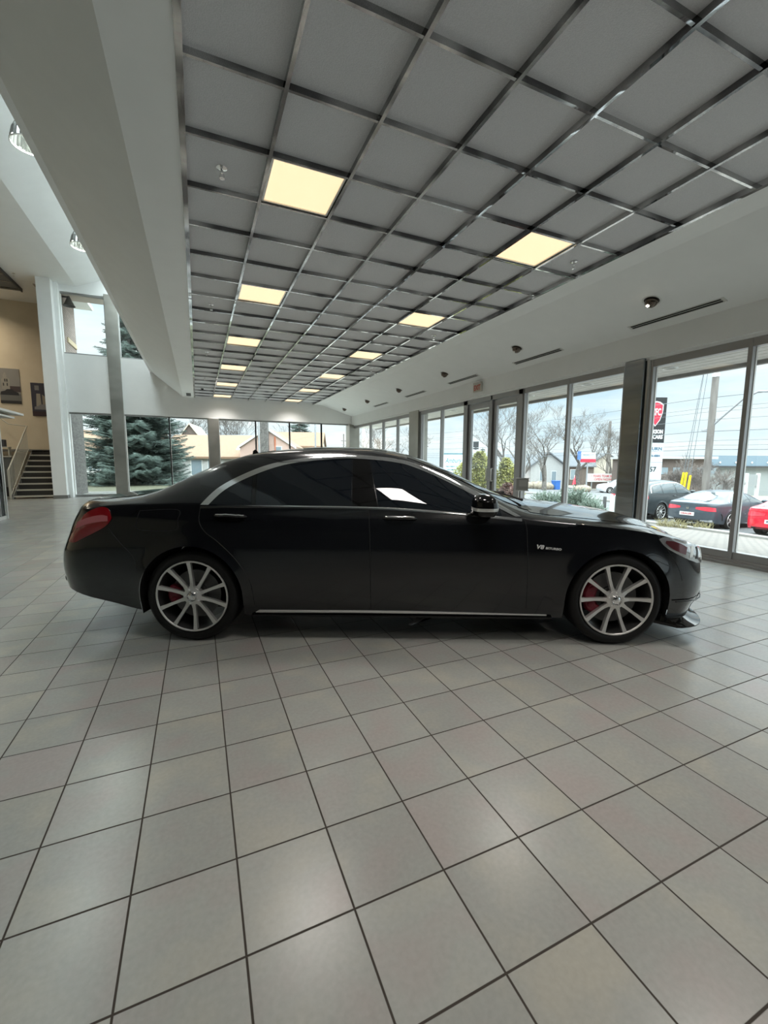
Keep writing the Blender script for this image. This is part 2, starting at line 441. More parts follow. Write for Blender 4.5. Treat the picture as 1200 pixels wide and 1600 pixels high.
def hero_car():
    car = empty('sedan', CAR_O, CAR_RZ, 'long black sedan with dark tinted windows parked side-on on the showroom tiles', 'car')
    B = CarBody(HERO)
    b = MB(); b.add(B.v, B.f, True); b.build('body', M['paint'], car, fixn=False)
    un = MB(); un.box(-.30, 3.55, -.70, .70, .19, .32); un.build('underbody', M['blackplastic'], car)
    # wheel housings
    for ax in (0, 3.165):
        for sg in (-1, 1):
            wh = MB(); n = 24; R0 = .388
            rows = []
            for i in range(-1, n+2):
                a = PI*min(max(i, 0), n)/n; x = ax+R0*math.cos(a); z = .348+R0*math.sin(a) if 0 <= i <= n else .205
                yo = (B.W(x)*B.g(z)+B.flare(x, z)-.003)*sg
                rows.append([(x, yo, z), (x, .50*sg, z)])
            wh.grid(rows); wh.add([(ax+R0*math.cos(2*PI*k/n), .50*sg, max(.19, .348+R0*math.sin(2*PI*k/n))) for k in range(n)], [tuple(range(n))])
            wh.build('wheel_housing', M['blackplastic'], car)
    WR, RR = .348, .272
    for i, (ax, sg) in enumerate(((0, -1), (3.165, -1), (0, 1), (3.165, 1))):
        wheel(car, ax, sg*.932, WR, sg, WR, RR, .26, M, 10, rot=(PI/2+.06 if ax == 0 else .0),
              caliper=dict(R=.185 if ax == 0 else .195, a=(PI-.42, PI+.42) if ax == 0 else (PI-.75, PI+.62), m='red_caliper', label='red brake caliper'))
    P = M['paint']; G = 1.018
    # ---- side panels and glass, both sides
    DR = [(1.337, .275), (1.332, .5), (1.328, .8), (1.318, 1.012)]
    rear_cut = [(.078, 1.012), (.080, .92), (.125, .84), (.214, .771), (.33, .66), (.412, .543), (.455, .44), (.471, .275)]
    front_cut = [(2.462, .938), (2.478, .86), (2.488, .65), (2.495, .45), (2.50, .275)]
    belt = [(.075, 1.026), (.49, 1.032), (1.30, 1.027), (1.72, 1.008), (2.085, .983), (2.445, .950)]
    topo = [(.075, 1.034), (.174, 1.148), (.323, 1.241), (.518, 1.325), (.727, 1.371), (.987, 1.398), (1.22, 1.408), (1.558, 1.375), (1.786, 1.304), (2.009, 1.199), (2.208, 1.101), (2.443, .960)]
    topi = [(.135, 1.034), (.234, 1.139), (.375, 1.222), (.559, 1.299), (.733, 1.343), (.991, 1.372), (1.21, 1.380), (1.545, 1.348), (1.762, 1.277), (1.982, 1.175), (2.170, 1.078), (2.40, .962)]
    bi = interp([(p[0], p[1]+.003) for p in belt]); ti = interp(topi)
    for sg in (-1, 1):
        B.patch(rear_cut, [(1.318, 1.012), (1.328, .8), (1.332, .5), (1.337, .275)], 'rear_door', P, car, .002, 40, 30, sg=sg, rim=.012)
        B.patch([(1.326, 1.012), (1.336, .8), (1.341, .5), (1.346, .275)], front_cut, 'front_door', P, car, .002, 40, 30, sg=sg, rim=.012)
        def glass(x0, x1, n, nm):
            xs = [x0+(x1-x0)*i/n for i in range(n+1)]
            lo = [(x, bi(x)) for x in xs]; hi = [(x, max(ti(x), bi(x)+.004)) for x in xs]
            B.patch(lo, hi, nm, M['carglass'], car, .004, 24, 8, sg=sg, rim=.01)
        def slant(xa, xb, xc, xd, nm):   # bottom xa..xb, top xc..xd
            lo = [(xa+(xb-xa)*i/12, bi(xa+(xb-xa)*i/12)) for i in range(13)]
            hi = [(xc+(xd-xc)*i/12, max(ti(xc+(xd-xc)*i/12), bi(xc+(xd-xc)*i/12)+.004)) for i in range(13)]
            B.patch(lo, hi, nm, M['carglass'], car, .004, 24, 8, sg=sg, rim=.01)
        slant(.150, .452, .150, .425, 'quarter_window'); slant(.485, 1.195, .458, 1.18, 'rear_side_window'); slant(1.395, 2.30, 1.32, 2.30, 'front_side_window')
        B.patch([(p[0], p[1]-.019) for p in belt], belt, 'belt_trim', M['chrome'], car, .006, 50, 3, sg=sg, rim=.012, bul=.002)
        B.patch(topi, topo, 'window_trim', M['chrome'], car, .006, 70, 4, sg=sg, rim=.012, bul=.002)
        B.patch([(.47, .226), (1.0, .226), (1.6, .226), (2.66, .218)], [(.50, .244), (1.0, .244), (1.6, .244), (2.66, .226)], 'sill_trim', M['satin'], car, .008, 40, 3, sg=sg, rim=.012, bul=.003)
        B.patch([(.44, .205), (1.0, .20), (2.70, .20)], [(.46, .214), (1.0, .214), (2.70, .212)], 'rocker_edge', M['glossblack'], car, .02, 30, 2, sg=sg, rim=.03)
        if sg == -1:
            fx = [(-.374, .99), (-.385, .92), (-.372, .86), (-.34, .85)]
            B.patch([(-.372, .985), (-.384, .92), (-.372, .856)], [(-.098, .995), (-.086, .925), (-.098, .856)], 'fuel_door', P, car, .0016, 18, 16, sg=sg, rim=.004)
            B.line([(-.376, .988), (-.388, .92), (-.372, .852), (-.098, .852), (-.082, .925), (-.094, .998), (-.376, .988)], 'fuel_door_seam', M['blackplastic'], car, .0022, .0, 60, sg)
            for nm, x0, dx in (('quarter_seam', 1.262, 0),):
                pass
        for pts in ([(1.3225, 1.012), (1.3325, .8), (1.3365, .5), (1.3415, .275)], [(p[0]+.003, p[1]) for p in front_cut], [(p[0]-.003, p[1]) for p in rear_cut]): B.line(pts, 'door_seam', M['blackplastic'], car, .003, .0005, 40, sg)
        # handles: cup, grip, chrome blade
        for x0, x1, z0 in ((.190, .428, .947), (1.428, 1.674, .940)):
            h = empty('door_handle', (0, 0, 0), parent=car)
            B.patch([(x0+.01, z0-.008), (x0+.05, z0-.036), (x1-.05, z0-.036), (x1-.01, z0-.006)], [(x0+.01, z0+.004), (x0+.05, z0+.014), (x1-.05, z0+.014), (x1-.01, z0+.004)], 'handle_cup', M['glossblack'], h, .0045, 20, 6, sg=sg, rim=.006)
            pts = [B.on_side(x, z0+.008-.006*(x-x0)/(x1-x0), sg, .012+.022*math.sin(PI*min(max((x-x0)/(x1-x0), 0), 1))**.5) for x in [x0+(x1-x0)*i/14 for i in range(15)]]
            hb = MB(); hb.tube([p[0] for p in pts], [.006]+[.0125]*13+[.006], 10); hb.build('grip', P, h)
            hc = MB(); hc.tube([p[0]+Vector((0, .011*sg, .007)) for p in pts[1:-1]], .0045, 8); hc.build('chrome_blade', M['chrome'], h)
        # mirror
        mr = empty('wing_mirror', (0, 0, 0), parent=car)
        mc = Vector((2.15, sg*1.005, 1.062))
        def shell(z0, z1, nm, m, k=1.):
            b = MB(); rows = []
            for i in range(9):
                z = z0+(z1-z0)*i/8; t = (z-.985)/.15; s_ = max(.05, (1-(abs(t-.42)/.62)**3.2))**.45
                row = []
                for j in range(25):
                    a = 2*PI*j/24; ca, sa = math.cos(a), math.sin(a)
                    e = lambda v, n: math.copysign(abs(v)**(2/n), v)
                    x = .088*e(ca, 2.8)*s_*k; y = .115*e(sa, 2.4)*s_*k
                    if ca > 0: x *= 1.05-.35*abs(t-.4)
                    row.append((mc.x+x, mc.y+y, z))
                rows.append(row)
            b.grid(rows); b.add([rows[0][j] for j in range(24)], [tuple(range(24))]); b.add([rows[-1][j] for j in range(24)], [tuple(range(24))])
            return b.build(nm, m, mr)
        shell(1.044, 1.136, 'mirror_cap', M['glossblack']); shell(1.022, 1.044, 'turn_signal', M['satin'], 1.012); shell(.985, 1.022, 'mirror_base', M['glossblack'], .985)
        ft = MB(); ft.tube([(2.20, sg*.90, .965), (2.19, sg*.935, .975), (2.17, sg*.97, .995)], [.022, .02, .028], 12); ft.build('mirror_foot', M['glossblack'], mr)
        # lamps
        tl = B.patch([(-.945, .745), (-.88, .745), (-.80, .782), (-.70, .83), (-.62, .875), (-.585, .92)], [(-.95, .76), (-.875, .87), (-.80, .955), (-.70, 1.006), (-.62, 1.002), (-.582, .935)], 'tail_lamp', M['taillens'], car, .006, 30, 12, sg=sg, rim=.01, bul=.008)
        tl['label'] = 'dark red tail lamp'
        B.patch([(-.86, .845), (-.76, .885), (-.66, .905), (-.60, .91)], [(-.845, .895), (-.76, .93), (-.66, .95), (-.605, .945)], 'lamp_band', mat('pale_red_band', (.42, .10, .12), .12, coat=1.), tl, .016, 20, 4, sg=sg, rim=.004)
        B.patch([(.22, .80), (.45, .80), (.66, .765), (.815, .745)], [(.22, .83), (.45, .85), (.66, .87), (.815, .86)], 'tail_lamp_wing', M['taillens'], car, .006, 20, 6, mode='x', ctr=-3 if sg < 0 else -3.0, rim=.01) if sg < 0 else None
        # head lamp wraps round the corner: (angle, z) about x = 3.0
        ha = [(1.125, .806), (1.105, .775), (1.07, .738), (1.01, .70), (.93, .655), (.83, .622), (.70, .605), (.56, .61)]
        hb_ = [(1.125, .812), (1.09, .826), (1.04, .815), (.98, .797), (.90, .772), (.82, .748), (.70, .715), (.56, .69)]
        hl = B.patch(ha, hb_, 'head_lamp', M['headlens'], car, .006, 34, 10, mode='round', ctr=3.0, sg=sg, rim=.012, bul=.006)
        hl['label'] = 'clear head lamp'
        B.patch([(1.09, .782), (1.05, .742), (1.0, .712), (.965, .695)], [(1.085, .800), (1.04, .795), (.99, .775), (.955, .75)], 'lamp_reflector', M['lampdark'], hl, .014, 14, 5, mode='round', ctr=3.0, sg=sg, rim=.004)
        for k, (a0, z0, z1) in enumerate(((.925, .675, .755), (.87, .66, .745), (.79, .64, .725))):
            B.patch([(a0+.012, z0), (a0-.004, z1)], [(a0-.012, z0), (a0-.03, z1)], 'lamp_fin', M['satin' if k != 1 else 'blackplastic'], hl, .0125, 8, 2, mode='round', ctr=3.0, sg=sg, rim=.003)
        B.line([(3.405, .862), (3.47, .80), (3.53, .70), (3.60, .60), (3.64, .50)], 'bumper_seam', M['blackplastic'], car, .0022, .0, sg=sg)
        B.line([(-.60, .86), (-.52, .76), (-.42, .65), (-.40, .55)], 'bumper_seam', M['blackplastic'], car, .0018, .0, sg=sg)
    pk = interp(topi)
    for sg in (-1, 1):
        for xa, xb, xc, xd in ((1.200, 1.390, 1.185, 1.315), (.456, .481, .429, .454)):
            B.patch([(xa, bi(xa)), ((xa+xb)/2, bi((xa+xb)/2)), (xb, bi(xb))], [(xc, pk(xc)), ((xc+xd)/2, pk((xc+xd)/2)), (xd, pk(xd))], 'pillar_trim', M['glossblack'], car, .0045, 10, 8, sg=sg, rim=.006)
    # hood and trunk panels
    def top(A, Bc, nm, m, off=.003, na=30, nb=24, rim=.012, bul=0.): return B.patch(A, Bc, nm, m, car, off, na, nb, mode='top', rim=rim, bul=bul)
    top([(2.56, -.74), (2.9, -.745), (3.25, -.735), (3.55, -.68), (3.74, -.56), (3.86, -.35), (3.895, 0)], [(2.56, .74), (2.9, .745), (3.25, .735), (3.55, .68), (3.74, .56), (3.86, .35), (3.895, 0.001)], 'hood', P)
    top([(-.46, -.60), (-.7, -.66), (-.92, -.66)], [(-.46, .60), (-.7, .66), (-.92, .66)], 'trunk_lid', P, na=16)
    top([(2.50, -.62), (2.2, -.60), (1.9, -.56), (1.62, -.50)], [(2.50, .62), (2.2, .60), (1.9, .56), (1.62, .50)], 'windscreen', M['carglass'], .004)
    top([(-.30, -.52), (-.05, -.50), (.25, -.46), (.50, -.42)], [(-.30, .52), (-.05, .50), (.25, .46), (.50, .42)], 'rear_window', M['carglass'], .004)
    top([(.75, -.40), (1.45, -.40)], [(.75, .40), (1.45, .40)], 'roof_glass', M['carglass'], .003, 16, 10)
    top([(2.49, -.66), (2.54, -.68), (2.60, -.66)], [(2.53, .66), (2.585, .68), (2.62, .66)], 'cowl', M['glossblack'], .004, 8, 20)
    for y0 in (-.45, .12):
        w = MB(); w.tube([B.on_top(2.58, y0, .03)[0], B.on_top(2.53, y0+.2, .022)[0], B.on_top(2.47, y0+.5, .012)[0]], [.011, .008, .005], 8); w.build('wiper', M['blackplastic'], car)
    # grille, plate, bumper intakes
    B.patch([(-.42, .46), (0, .44), (.42, .46)], [(-.40, .70), (0, .735), (.40, .70)], 'grille', M['glossblack'], car, .012, 24, 8, mode='x', ctr=6, rim=.03)
    for z in (.50, .55, .60, .65): B.patch([(-.40, z), (.40, z)], [(-.40, z+.012), (.40, z+.012)], 'grille_bar', M['chrome'], car, .022, 20, 2, mode='x', ctr=6, rim=.012)
    for sg in (-1, 1):
        B.patch([(sg*.50, .21), (sg*.80, .24)], [(sg*.50, .40), (sg*.80, .37)], 'bumper_intake', M['blackplastic'], car, .004, 12, 6, mode='x', ctr=6, rim=.006)
        b = MB(); pts = [B.hit((3.0+4*math.cos(a), sg*4*math.sin(a), .345), (-math.cos(a), -sg*math.sin(a), 0), .016)[0] for a in [1.0-.08*i for i in range(11)]]
        b.tube(pts, .005, 8); b.build('bumper_canard', M['glossblack'], car)
    b = MB(); rows = []
    outl = [B.hit((2.6+4*math.cos(a), 4*math.sin(a), .20), (-math.cos(a), -math.sin(a), 0), 0.)[0] for a in [-.78+.04*i for i in range(40)]]
    ext = lambda p, o_, z: Vector((p.x, p.y, 0))+(Vector((p.x-2.8, p.y, 0)).normalized()*o_)+Vector((0, 0, z))
    rows = [[ext(p, -.10, .145) for p in outl], [ext(p, .06, .142) for p in outl], [ext(p, .09, .150) for p in outl], [ext(p, .09, .158) for p in outl], [ext(p, .04, .172) for p in outl], [ext(p, -.03, .22) for p in outl]]
    b.grid(rows); b.build('front_splitter', M['glossblack'], car)
    # antenna fin on the roof
    t = B.on_top(.20, 0)[0]; b = MB()
    prof = [(0, 0), (.012, .03), (.018, .085), (.035, .100), (.055, .090), (.085, .040), (.15, .018), (.20, 0)]
    v = []; n = len(prof)
    for sgn, k in ((-1, .010), (1, .010)): v += [(t.x-.02+p[0], sgn*(k*(1.6-p[1]*12)), t.z-.006+p[1]) for p in prof]
    b.add(v, [tuple(range(n)), tuple(range(n, 2*n))]+[(i, i+1, n+i+1, n+i) for i in range(n-1)]); b.build('antenna_fin', M['blackplastic'], car)
    # exhaust tips and rear diffuser
    for sg in (-1, 1):
        for dy in (0, .105):
            y = sg*(.62+dy); x = B.hit((-3, y, .42), (1, 0, 0))[0].x
            b = MB(); b.lathe([(.036, 0), (.042, -.02), (.045, .10)], 20, 'x', (x+.03, y, .44)); b.build('exhaust_tip', M['glossblack'], car)
    B.patch([(-.55, .40), (.55, .40)], [(-.52, .50), (.52, .50)], 'rear_diffuser', M['blackplastic'], car, .006, 16, 4, mode='x', ctr=-4, rim=.01)
    B.patch([(-.26, .60), (.26, .60)], [(-.26, .72), (.26, .72)], 'number_plate_recess', M['glossblack'], car, .003, 10, 4, mode='x', ctr=-4, rim=.006)
    # fender lettering, both sides
    for sg in (-1, 1):
        x0 = 2.642; h, nn = B.on_side(x0, .741, sg, .004)
        xd = Vector((1 if sg < 0 else -1, 0, -.085 if sg < 0 else .085)); zd = Vector((0, 0, 1)); zd = (zd-nn*zd.dot(nn)); xd = (xd-nn*xd.dot(nn)).normalized()
        zd = (zd-xd*zd.dot(xd)).normalized()
        sgx = 1 if sg < 0 else -1
        text_mesh('engine_badge', 'V8', .042, M['badge'], car, frame_mat(h-xd*.066, xd, zd), .0015, .0012, width=.055, shear=.2)
        text_mesh('engine_badge', 'BITURBO', .022, M['badge'], car, frame_mat(h+xd*.034-zd*.004, xd, zd), .0015, .0006, width=.115, shear=.1)
    return car, B
# ================================================================ room
YB, XR, ZC = 18.9, 6.65, 3.84
YN = -7.0                      # room runs on behind the camera
def S(name, b, m, kind='structure', parent=None, **k):
    o = b.build(name, m, parent, **k)
    if not parent: o['kind'] = kind
    return o
white = noisy('white_wall_paint', (.86, .87, .86), (.88, .89, .88), 3., .6)
cream = noisy('cream_wall_paint', (.66, .57, .42), (.70, .61, .46), 2., .7)
alu = mat('aluminium_frame', (.36, .36, .36), .38, .75)
alul = mat('aluminium_light', (.72, .72, .70), .3, .6)
steel = noisy('brushed_steel', (.27, .31, .345), (.36, .40, .43), 1.3, .2, .22, 2., (.4, .4, 4.), metal=1., rr=(.12, .26))
steel2 = noisy('satin_steel', (.36, .355, .32), (.46, .455, .42), 1.2, .38, .1, 2., (1, 1, 1.5), metal=.85, rr=(.30, .44))
paneglass = glass_mat('window_glass')
base_m = mat('grey_baseboard', (.22, .22, .21), .5)
# ---- floor : square tiles .3166 m, dark grout
def tile_mat():
    m = mat('floor_tile', (.3, .29, .27), .3, 0, .4); b = m.node_tree.nodes['Principled BSDF']
    tc = N(m, 'ShaderNodeTexCoord'); sp = N(m, 'ShaderNodeSeparateXYZ'); L(m, tc.outputs['Object'], sp.inputs[0])
    def math_(op, a, bb=None, c=None):
        n = N(m, 'ShaderNodeMath', operation=op)
        for i, v in enumerate((a, bb, c)):
            if v is None: continue
            if isinstance(v, (int, float)): n.inputs[i].default_value = v
            else: L(m, v, n.inputs[i])
        return n.outputs[0]
    s_ = .3166; cells = []; ds = []
    for ax, o in (('X', -.2495), ('Y', 1.0842)):
        q = math_('DIVIDE', math_('SUBTRACT', sp.outputs[ax], o), s_)
        cells.append(math_('FLOOR', q)); fr = math_('FRACT', q)
        ds.append(math_('MINIMUM', fr, math_('SUBTRACT', 1., fr)))
    d = math_('MINIMUM', ds[0], ds[1])
    line = N(m, 'ShaderNodeMapRange', interpolation_type='SMOOTHSTEP'); line.inputs['From Min'].default_value = .007; line.inputs['From Max'].default_value = .0135; L(m, d, line.inputs['Value'])
    cb = N(m, 'ShaderNodeCombineXYZ'); L(m, cells[0], cb.inputs[0]); L(m, cells[1], cb.inputs[1])
    wn = N(m, 'ShaderNodeTexWhiteNoise', noise_dimensions='2D'); L(m, cb.outputs[0], wn.inputs['Vector'])
    n1 = N(m, 'ShaderNodeTexNoise'); n1.inputs['Scale'].default_value = 3.2; n1.inputs['Detail'].default_value = 5
    add = N(m, 'ShaderNodeVectorMath', operation='MULTIPLY_ADD'); add.inputs[1].default_value = (3, 3, 3); L(m, wn.outputs['Color'], add.inputs[0]); L(m, tc.outputs['Object'], add.inputs[2]); L(m, add.outputs[0], n1.inputs['Vector'])
    ra = N(m, 'ShaderNodeValToRGB'); e = ra.color_ramp.elements
    e[0].position, e[0].color = .3, (.274, .247, .230, 1); e[1].position, e[1].color = .72, (.308, .297, .248, 1)
    k = e.new(.5); k.color = (.262, .270, .248, 1)
    L(m, n1.outputs['Fac'], ra.inputs[0])
    n2 = N(m, 'ShaderNodeTexNoise'); n2.inputs['Scale'].default_value = 60; n2.inputs['Detail'].default_value = 4; L(m, tc.outputs['Object'], n2.inputs['Vector'])
    hv = N(m, 'ShaderNodeHueSaturation'); vv = math_('MULTIPLY_ADD', wn.outputs['Value'], .14, .90); v2 = math_('MULTIPLY_ADD', n2.outputs['Fac'], .22, -.11)
    L(m, math_('ADD', vv, v2), hv.inputs['Value']); hv.inputs['Saturation'].default_value = .85; L(m, ra.outputs[0], hv.inputs['Color'])
    mx = N(m, 'ShaderNodeMix', data_type='RGBA'); L(m, line.outputs[0], mx.inputs[0]); mx.inputs[6].default_value = (.030, .024, .018, 1); L(m, hv.outputs[0], mx.inputs[7]); L(m, mx.outputs[2], b.inputs['Base Color'])
    rg = N(m, 'ShaderNodeMapRange'); rg.inputs['To Min'].default_value = .8; rg.inputs['To Max'].default_value = .25; L(m, line.outputs[0], rg.inputs['Value']); L(m, rg.outputs[0], b.inputs['Roughness'])
    n3 = N(m, 'ShaderNodeTexNoise'); n3.inputs['Scale'].default_value = 14; n3.inputs['Detail'].default_value = 6; L(m, add.outputs[0], n3.inputs['Vector'])
    h = math_('ADD', math_('MULTIPLY', line.outputs[0], 1.), math_('MULTIPLY', n3.outputs['Fac'], .35))
    bp = N(m, 'ShaderNodeBump'); bp.inputs['Strength'].default_value = .30; bp.inputs['Distance'].default_value = .003; L(m, h, bp.inputs['Height']); L(m, bp.outputs[0], b.inputs['Normal'])
    return m
b = MB(); b.box(-13, 6.9, YN, 22, -.12, 0); S('floor', b, tile_mat())
# ---- grid ceiling
tilem = noisy('acoustic_tile', (.68, .68, .70), (.74, .74, .76), 140., .9, .25, 3.)
GX0, GC, GY0 = -.036, .689, 3.182
JN, JF = -14, 22
y0g = GY0+JN*GC
b = MB(); b.box(0, 4.77, y0g, YB, ZC+.05, ZC+.09); S('ceiling', b, tilem)
gridm = noisy('chrome_grid', (.16, .16, .165), (.62, .62, .62), 1.6, .05, .6, 2., metal=1., rr=(.01, .06), contrast=(.42, .60))  # contrasty noise paints dark and bright reflection streaks into the metal colour
for i in range(1, 7):
    x = GX0+i*GC; b = MB(); b.box(x-.014, x+.014, y0g, YB, ZC, ZC+.055); S('trim_1', b, gridm)
for j in range(JN, JF+1):
    y = GY0+j*GC; b = MB(); b.box(.0, 4.77, y-.011, y+.011, ZC+.006, ZC+.055); S('trim_2', b, gridm)
for x in (0., 4.77):
    b = MB(); b.box(x-.022, x+.022, y0g, YB, ZC-.006, ZC+.055); S('trim_3', b, gridm)
# ---- plaster around the grid : flat strips, right slope, header, left slope
b = MB(); b.box(-.42, -.02, YN, YB, ZC, ZC+.1); S('ceiling', b, white)
b = MB(); b.box(4.79, 5.15, YN, YB, ZC, ZC+.1); S('ceiling', b, white)
b = MB(); b.prism([(5.15, ZC), (6.60, 3.39), (6.60, 3.5), (5.15, ZC+.12)], YN, YB, 'y'); S('ceiling', b, white)
b = MB(); b.prism([(6.56, 3.02), (6.9, 3.02), (6.9, 4.2), (6.70, 4.2), (6.56, 3.42)], YN, YB+.4, 'y'); S('wall_right', b, white)
b = MB(); b.prism([(-.42, ZC), (-.42, ZC+.12), (-1.33, 4.75), (-1.5, 4.75), (-1.34, 4.6)], YN, YB, 'y'); S('ceiling', b, white)
b = MB(); b.box(-1.52, -1.34, YN, YB, 4.7, 8.6); S('wall_left', b, white)
b = MB(); b.box(-.5, 7.0, YN, YB+.3, 4.25, 4.4); S('ceiling', b, white)      # deck above the showroom
# ---- high void on the left: flat ceiling, slope up to a row of skylights
b = MB(); b.box(-13, -3.68, YN, 21.6, 7.45, 7.6); S('ceiling', b, white)
b = MB(); b.prism([(-3.68, 7.45), (-2.72, 7.86), (-2.72, 8.0), (-3.68, 7.6)], YN, YB, 'y'); S('ceiling', b, white)
for k in range(9):      # skylight curb between openings
    y = YN+k*(YB-YN)/8; b = MB(); b.box(-2.72, -1.5, y-.12, y+.12, 7.9, 8.15); S('trim_4', b, white)
for k in range(8):
    y = YN+k*(YB-YN)/8; w_ = S('window_%d' % (30+k), MB().box(-2.72, -1.5, y+.12, y+(YB-YN)/8-.12, 8.10, 8.115), paneglass)
b = MB(); b.box(-12.9, -5.52, YN, 19.93, 7.36, 7.44); S('ceiling', b, noisy('dark_ceiling_tile', (.13, .13, .13), (.17, .17, .17), 90., .9))
for j in range(-8, 25):
    y = GY0+j*GC; b = MB(); b.box(-12.9, -5.52, y-.014, y+.014, 7.34, 7.37); S('trim_5', b, gridm)
b = MB(); b.box(-5.54, -5.50, YN, 19.95, 7.33, 7.45); S('trim_6', b, mat('dark_trim', (.05, .05, .05), .5))
# ---- outer shell behind the camera and on the far left
grey = mat('dark_wall_paint', (.10, .10, .10), .6)
b = MB(); b.box(-13, 6.9, YN-.2, YN, 0, 8.4); S('wall_front', b, grey)
b = MB(); b.box(-13.2, -13, YN-.2, 22, 0, 8.4); S('wall_left', b, cream)
b = MB(); b.box(-13, -4.7, 21.5, 21.7, 0, 8.4); S('wall_stair', b, cream)
b = MB(); b.box(-4.62, -4.40, 19.2, 21.5, 0, 8.2); S('wall_stair', b, cream)
# ---- back wall
def wall_panel(x0, x1, z0, z1, ya=YB-.02, yb=YB+.28, nm='wall_back'): S(nm, MB().box(x0, x1, ya, yb, z0, z1), white)
wall_panel(-4.25, -1.50, 3.08, 5.13)
wall_panel(-4.25, -1.50, 7.23, 8.6)
wall_panel(-1.17, 6.9, 3.07, 4.25, YB-.10, YB+.28)
b = MB(); b.box(-1.50, -1.17, YB-.02, YB+.28, 3.08, 8.6); S('wall_back', b, white)
b = MB(); b.box(-1.17, .0, YB-.10, YB+.28, 4.25, 5.0); S('wall_back', b, white)
b = MB(); b.box(-4.72, -4.32, 18.42, YB+.28, 0, 7.46); S('wall_pier', b, white)
b = MB(); b.box(-4.32, -4.20, 18.70, YB+.28, 0, 7.46); S('wall_pier', b, white)
b = MB(); b.box(-4.73, -4.31, 18.405, 18.42, 0, .11); S('baseboard_back', b, base_m)
b = MB(); b.box(-4.32, -4.30, 18.405, 18.70, 0, .11); S('baseboard_back', b, base_m)
def column(x0, x1, y0, y1, z0, z1, n):
    b = MB(); b.box(x0, x1, y0, y1, z0, z1); o = S('trim_%d' % n, b, steel if n == 8 and y0 < 6 else steel2, bevel=.012); return o
column(-2.86, -2.46, YB-.12, YB+.16, 0, 7.3, 7)
column(.46, .86, YB-.12, YB+.2, 0, 3.07, 7)
column(6.42, 6.9, YB-.25, YB+.3, 0, 3.03, 7)
nwin = [0]
def window_y(x0, x1, z0, z1, y=YB+.06, fw=.05, sill=.09, side=(1, 1)):
    """glazed bay in the back wall"""
    nwin[0] += 1; n = nwin[0]
    e = empty('window_%d' % n, ((x0+x1)/2, y, z0)); e['kind'] = 'structure'
    def bx(nm, a, b_, c, d, m=alu, dy=.05): 
        o = MB().box(a-(x0+x1)/2, b_-(x0+x1)/2, -dy, dy, c-z0, d-z0).build(nm, m, e, bevel=.004); return o
    bx('frame_head', x0, x1, z1-.06, z1, alu); bx('frame_sill', x0, x1, z0, z0+sill, alu)
    bx('mullion', x0-fw/2, x0+fw/2, z0, z1, alul, .06)
    if side[1]: bx('mullion', x1-fw/2, x1+fw/2, z0, z1, alul, .06)
    o = MB().box(x0-(x0+x1)/2+fw/2, x1-(x0+x1)/2-fw/2, -.004, .004, sill, z1-z0-.06).build('glass_pane', paneglass, e)
window_y(-4.20, -2.86, 0, 3.08); window_y(-2.46, -.95, 0, 3.08); window_y(-.95, .46, 0, 3.08)
for a, c in ((.86, 2.32), (2.32, 3.75), (3.75, 5.18), (5.18, 6.46)): window_y(a, c, 0, 3.07)
window_y(-4.20, -2.86, 5.13, 7.23, sill=.04); window_y(-2.46, -1.5, 5.13, 7.23, sill=.04)
# ---- storefront on the right
def window_x(y0, y1, z0=0., z1=2.98, x=XR+.07, fw=.055, first=True, last=True):
    nwin[0] += 1; n = nwin[0]; yc = (y0+y1)/2
    e = empty('window_%d' % n, (x, yc, z0)); e['kind'] = 'structure'
    def bx(nm, a, b_, c, d, m=alu, xa=-.07, xb=.03): return MB().box(xa, xb, a-yc, b_-yc, c, d).build(nm, m, e, bevel=.004)
    bx('frame_head', y0, y1, z1-.11, z1); bx('frame_sill', y0, y1, .0, .06, alu, -.10, .05); bx('frame_bead', y0, y1, .06, .16, alu, -.06, .05)
    for f, yy in ((first, y0), (last, y1)):
        if f: bx('mullion', yy-fw/2, yy+fw/2, 0, z1, alu, -.075, .03); bx('mullion_lit_edge', yy+fw/2-.012 if False else yy-fw/2-.008, yy-fw/2+.012, 0.02, z1, alul, .0, .034)  # paler strip paints the daylit side edge of the mullion
    MB().box(-.004, .004, y0-yc+fw/2, y1-yc-fw/2, .16, z1-.11).build('glass_pane', paneglass, e)
ys = [3.345-1.36*k for k in range(8)][::-1]
for a, c in zip(ys[:-1], ys[1:]): window_x(a, c, last=False)
window_x(3.345, 4.665)
for a, c in ((5.12, 6.32), (6.32, 7.55)): window_x(a, c, last=(c > 7))
for a, c in ((9.84, 11.04), (11.04, 12.28)): window_x(a, c, last=(c > 12))
for a, c in ((13.05, 14.1), (14.1, 15.4), (15.4, 16.75), (16.75, 18.6)): window_x(a, c, last=False)
column(XR-.08, XR+.10, 4.745, 5.08, 0, 3.02, 8); column(XR-.06, XR+.3, 12.36, 13.02, 0, 3.02, 8)
b = MB(); b.cyl((XR+.0, 4.71, 0), (XR+.0, 4.71, 3.0), .036, n=20); S('trim_9', b, mat('satin_tube', (.62, .62, .62), .3, 1.))
b = MB(); b.box(XR-.03, XR+.2, YN, YB, 2.98, 3.03); S('trim_10', b, white)
b = MB(); b.box(XR-.10, XR+.2, YN, YB, .0, .03); S('trim_11', b, alu)
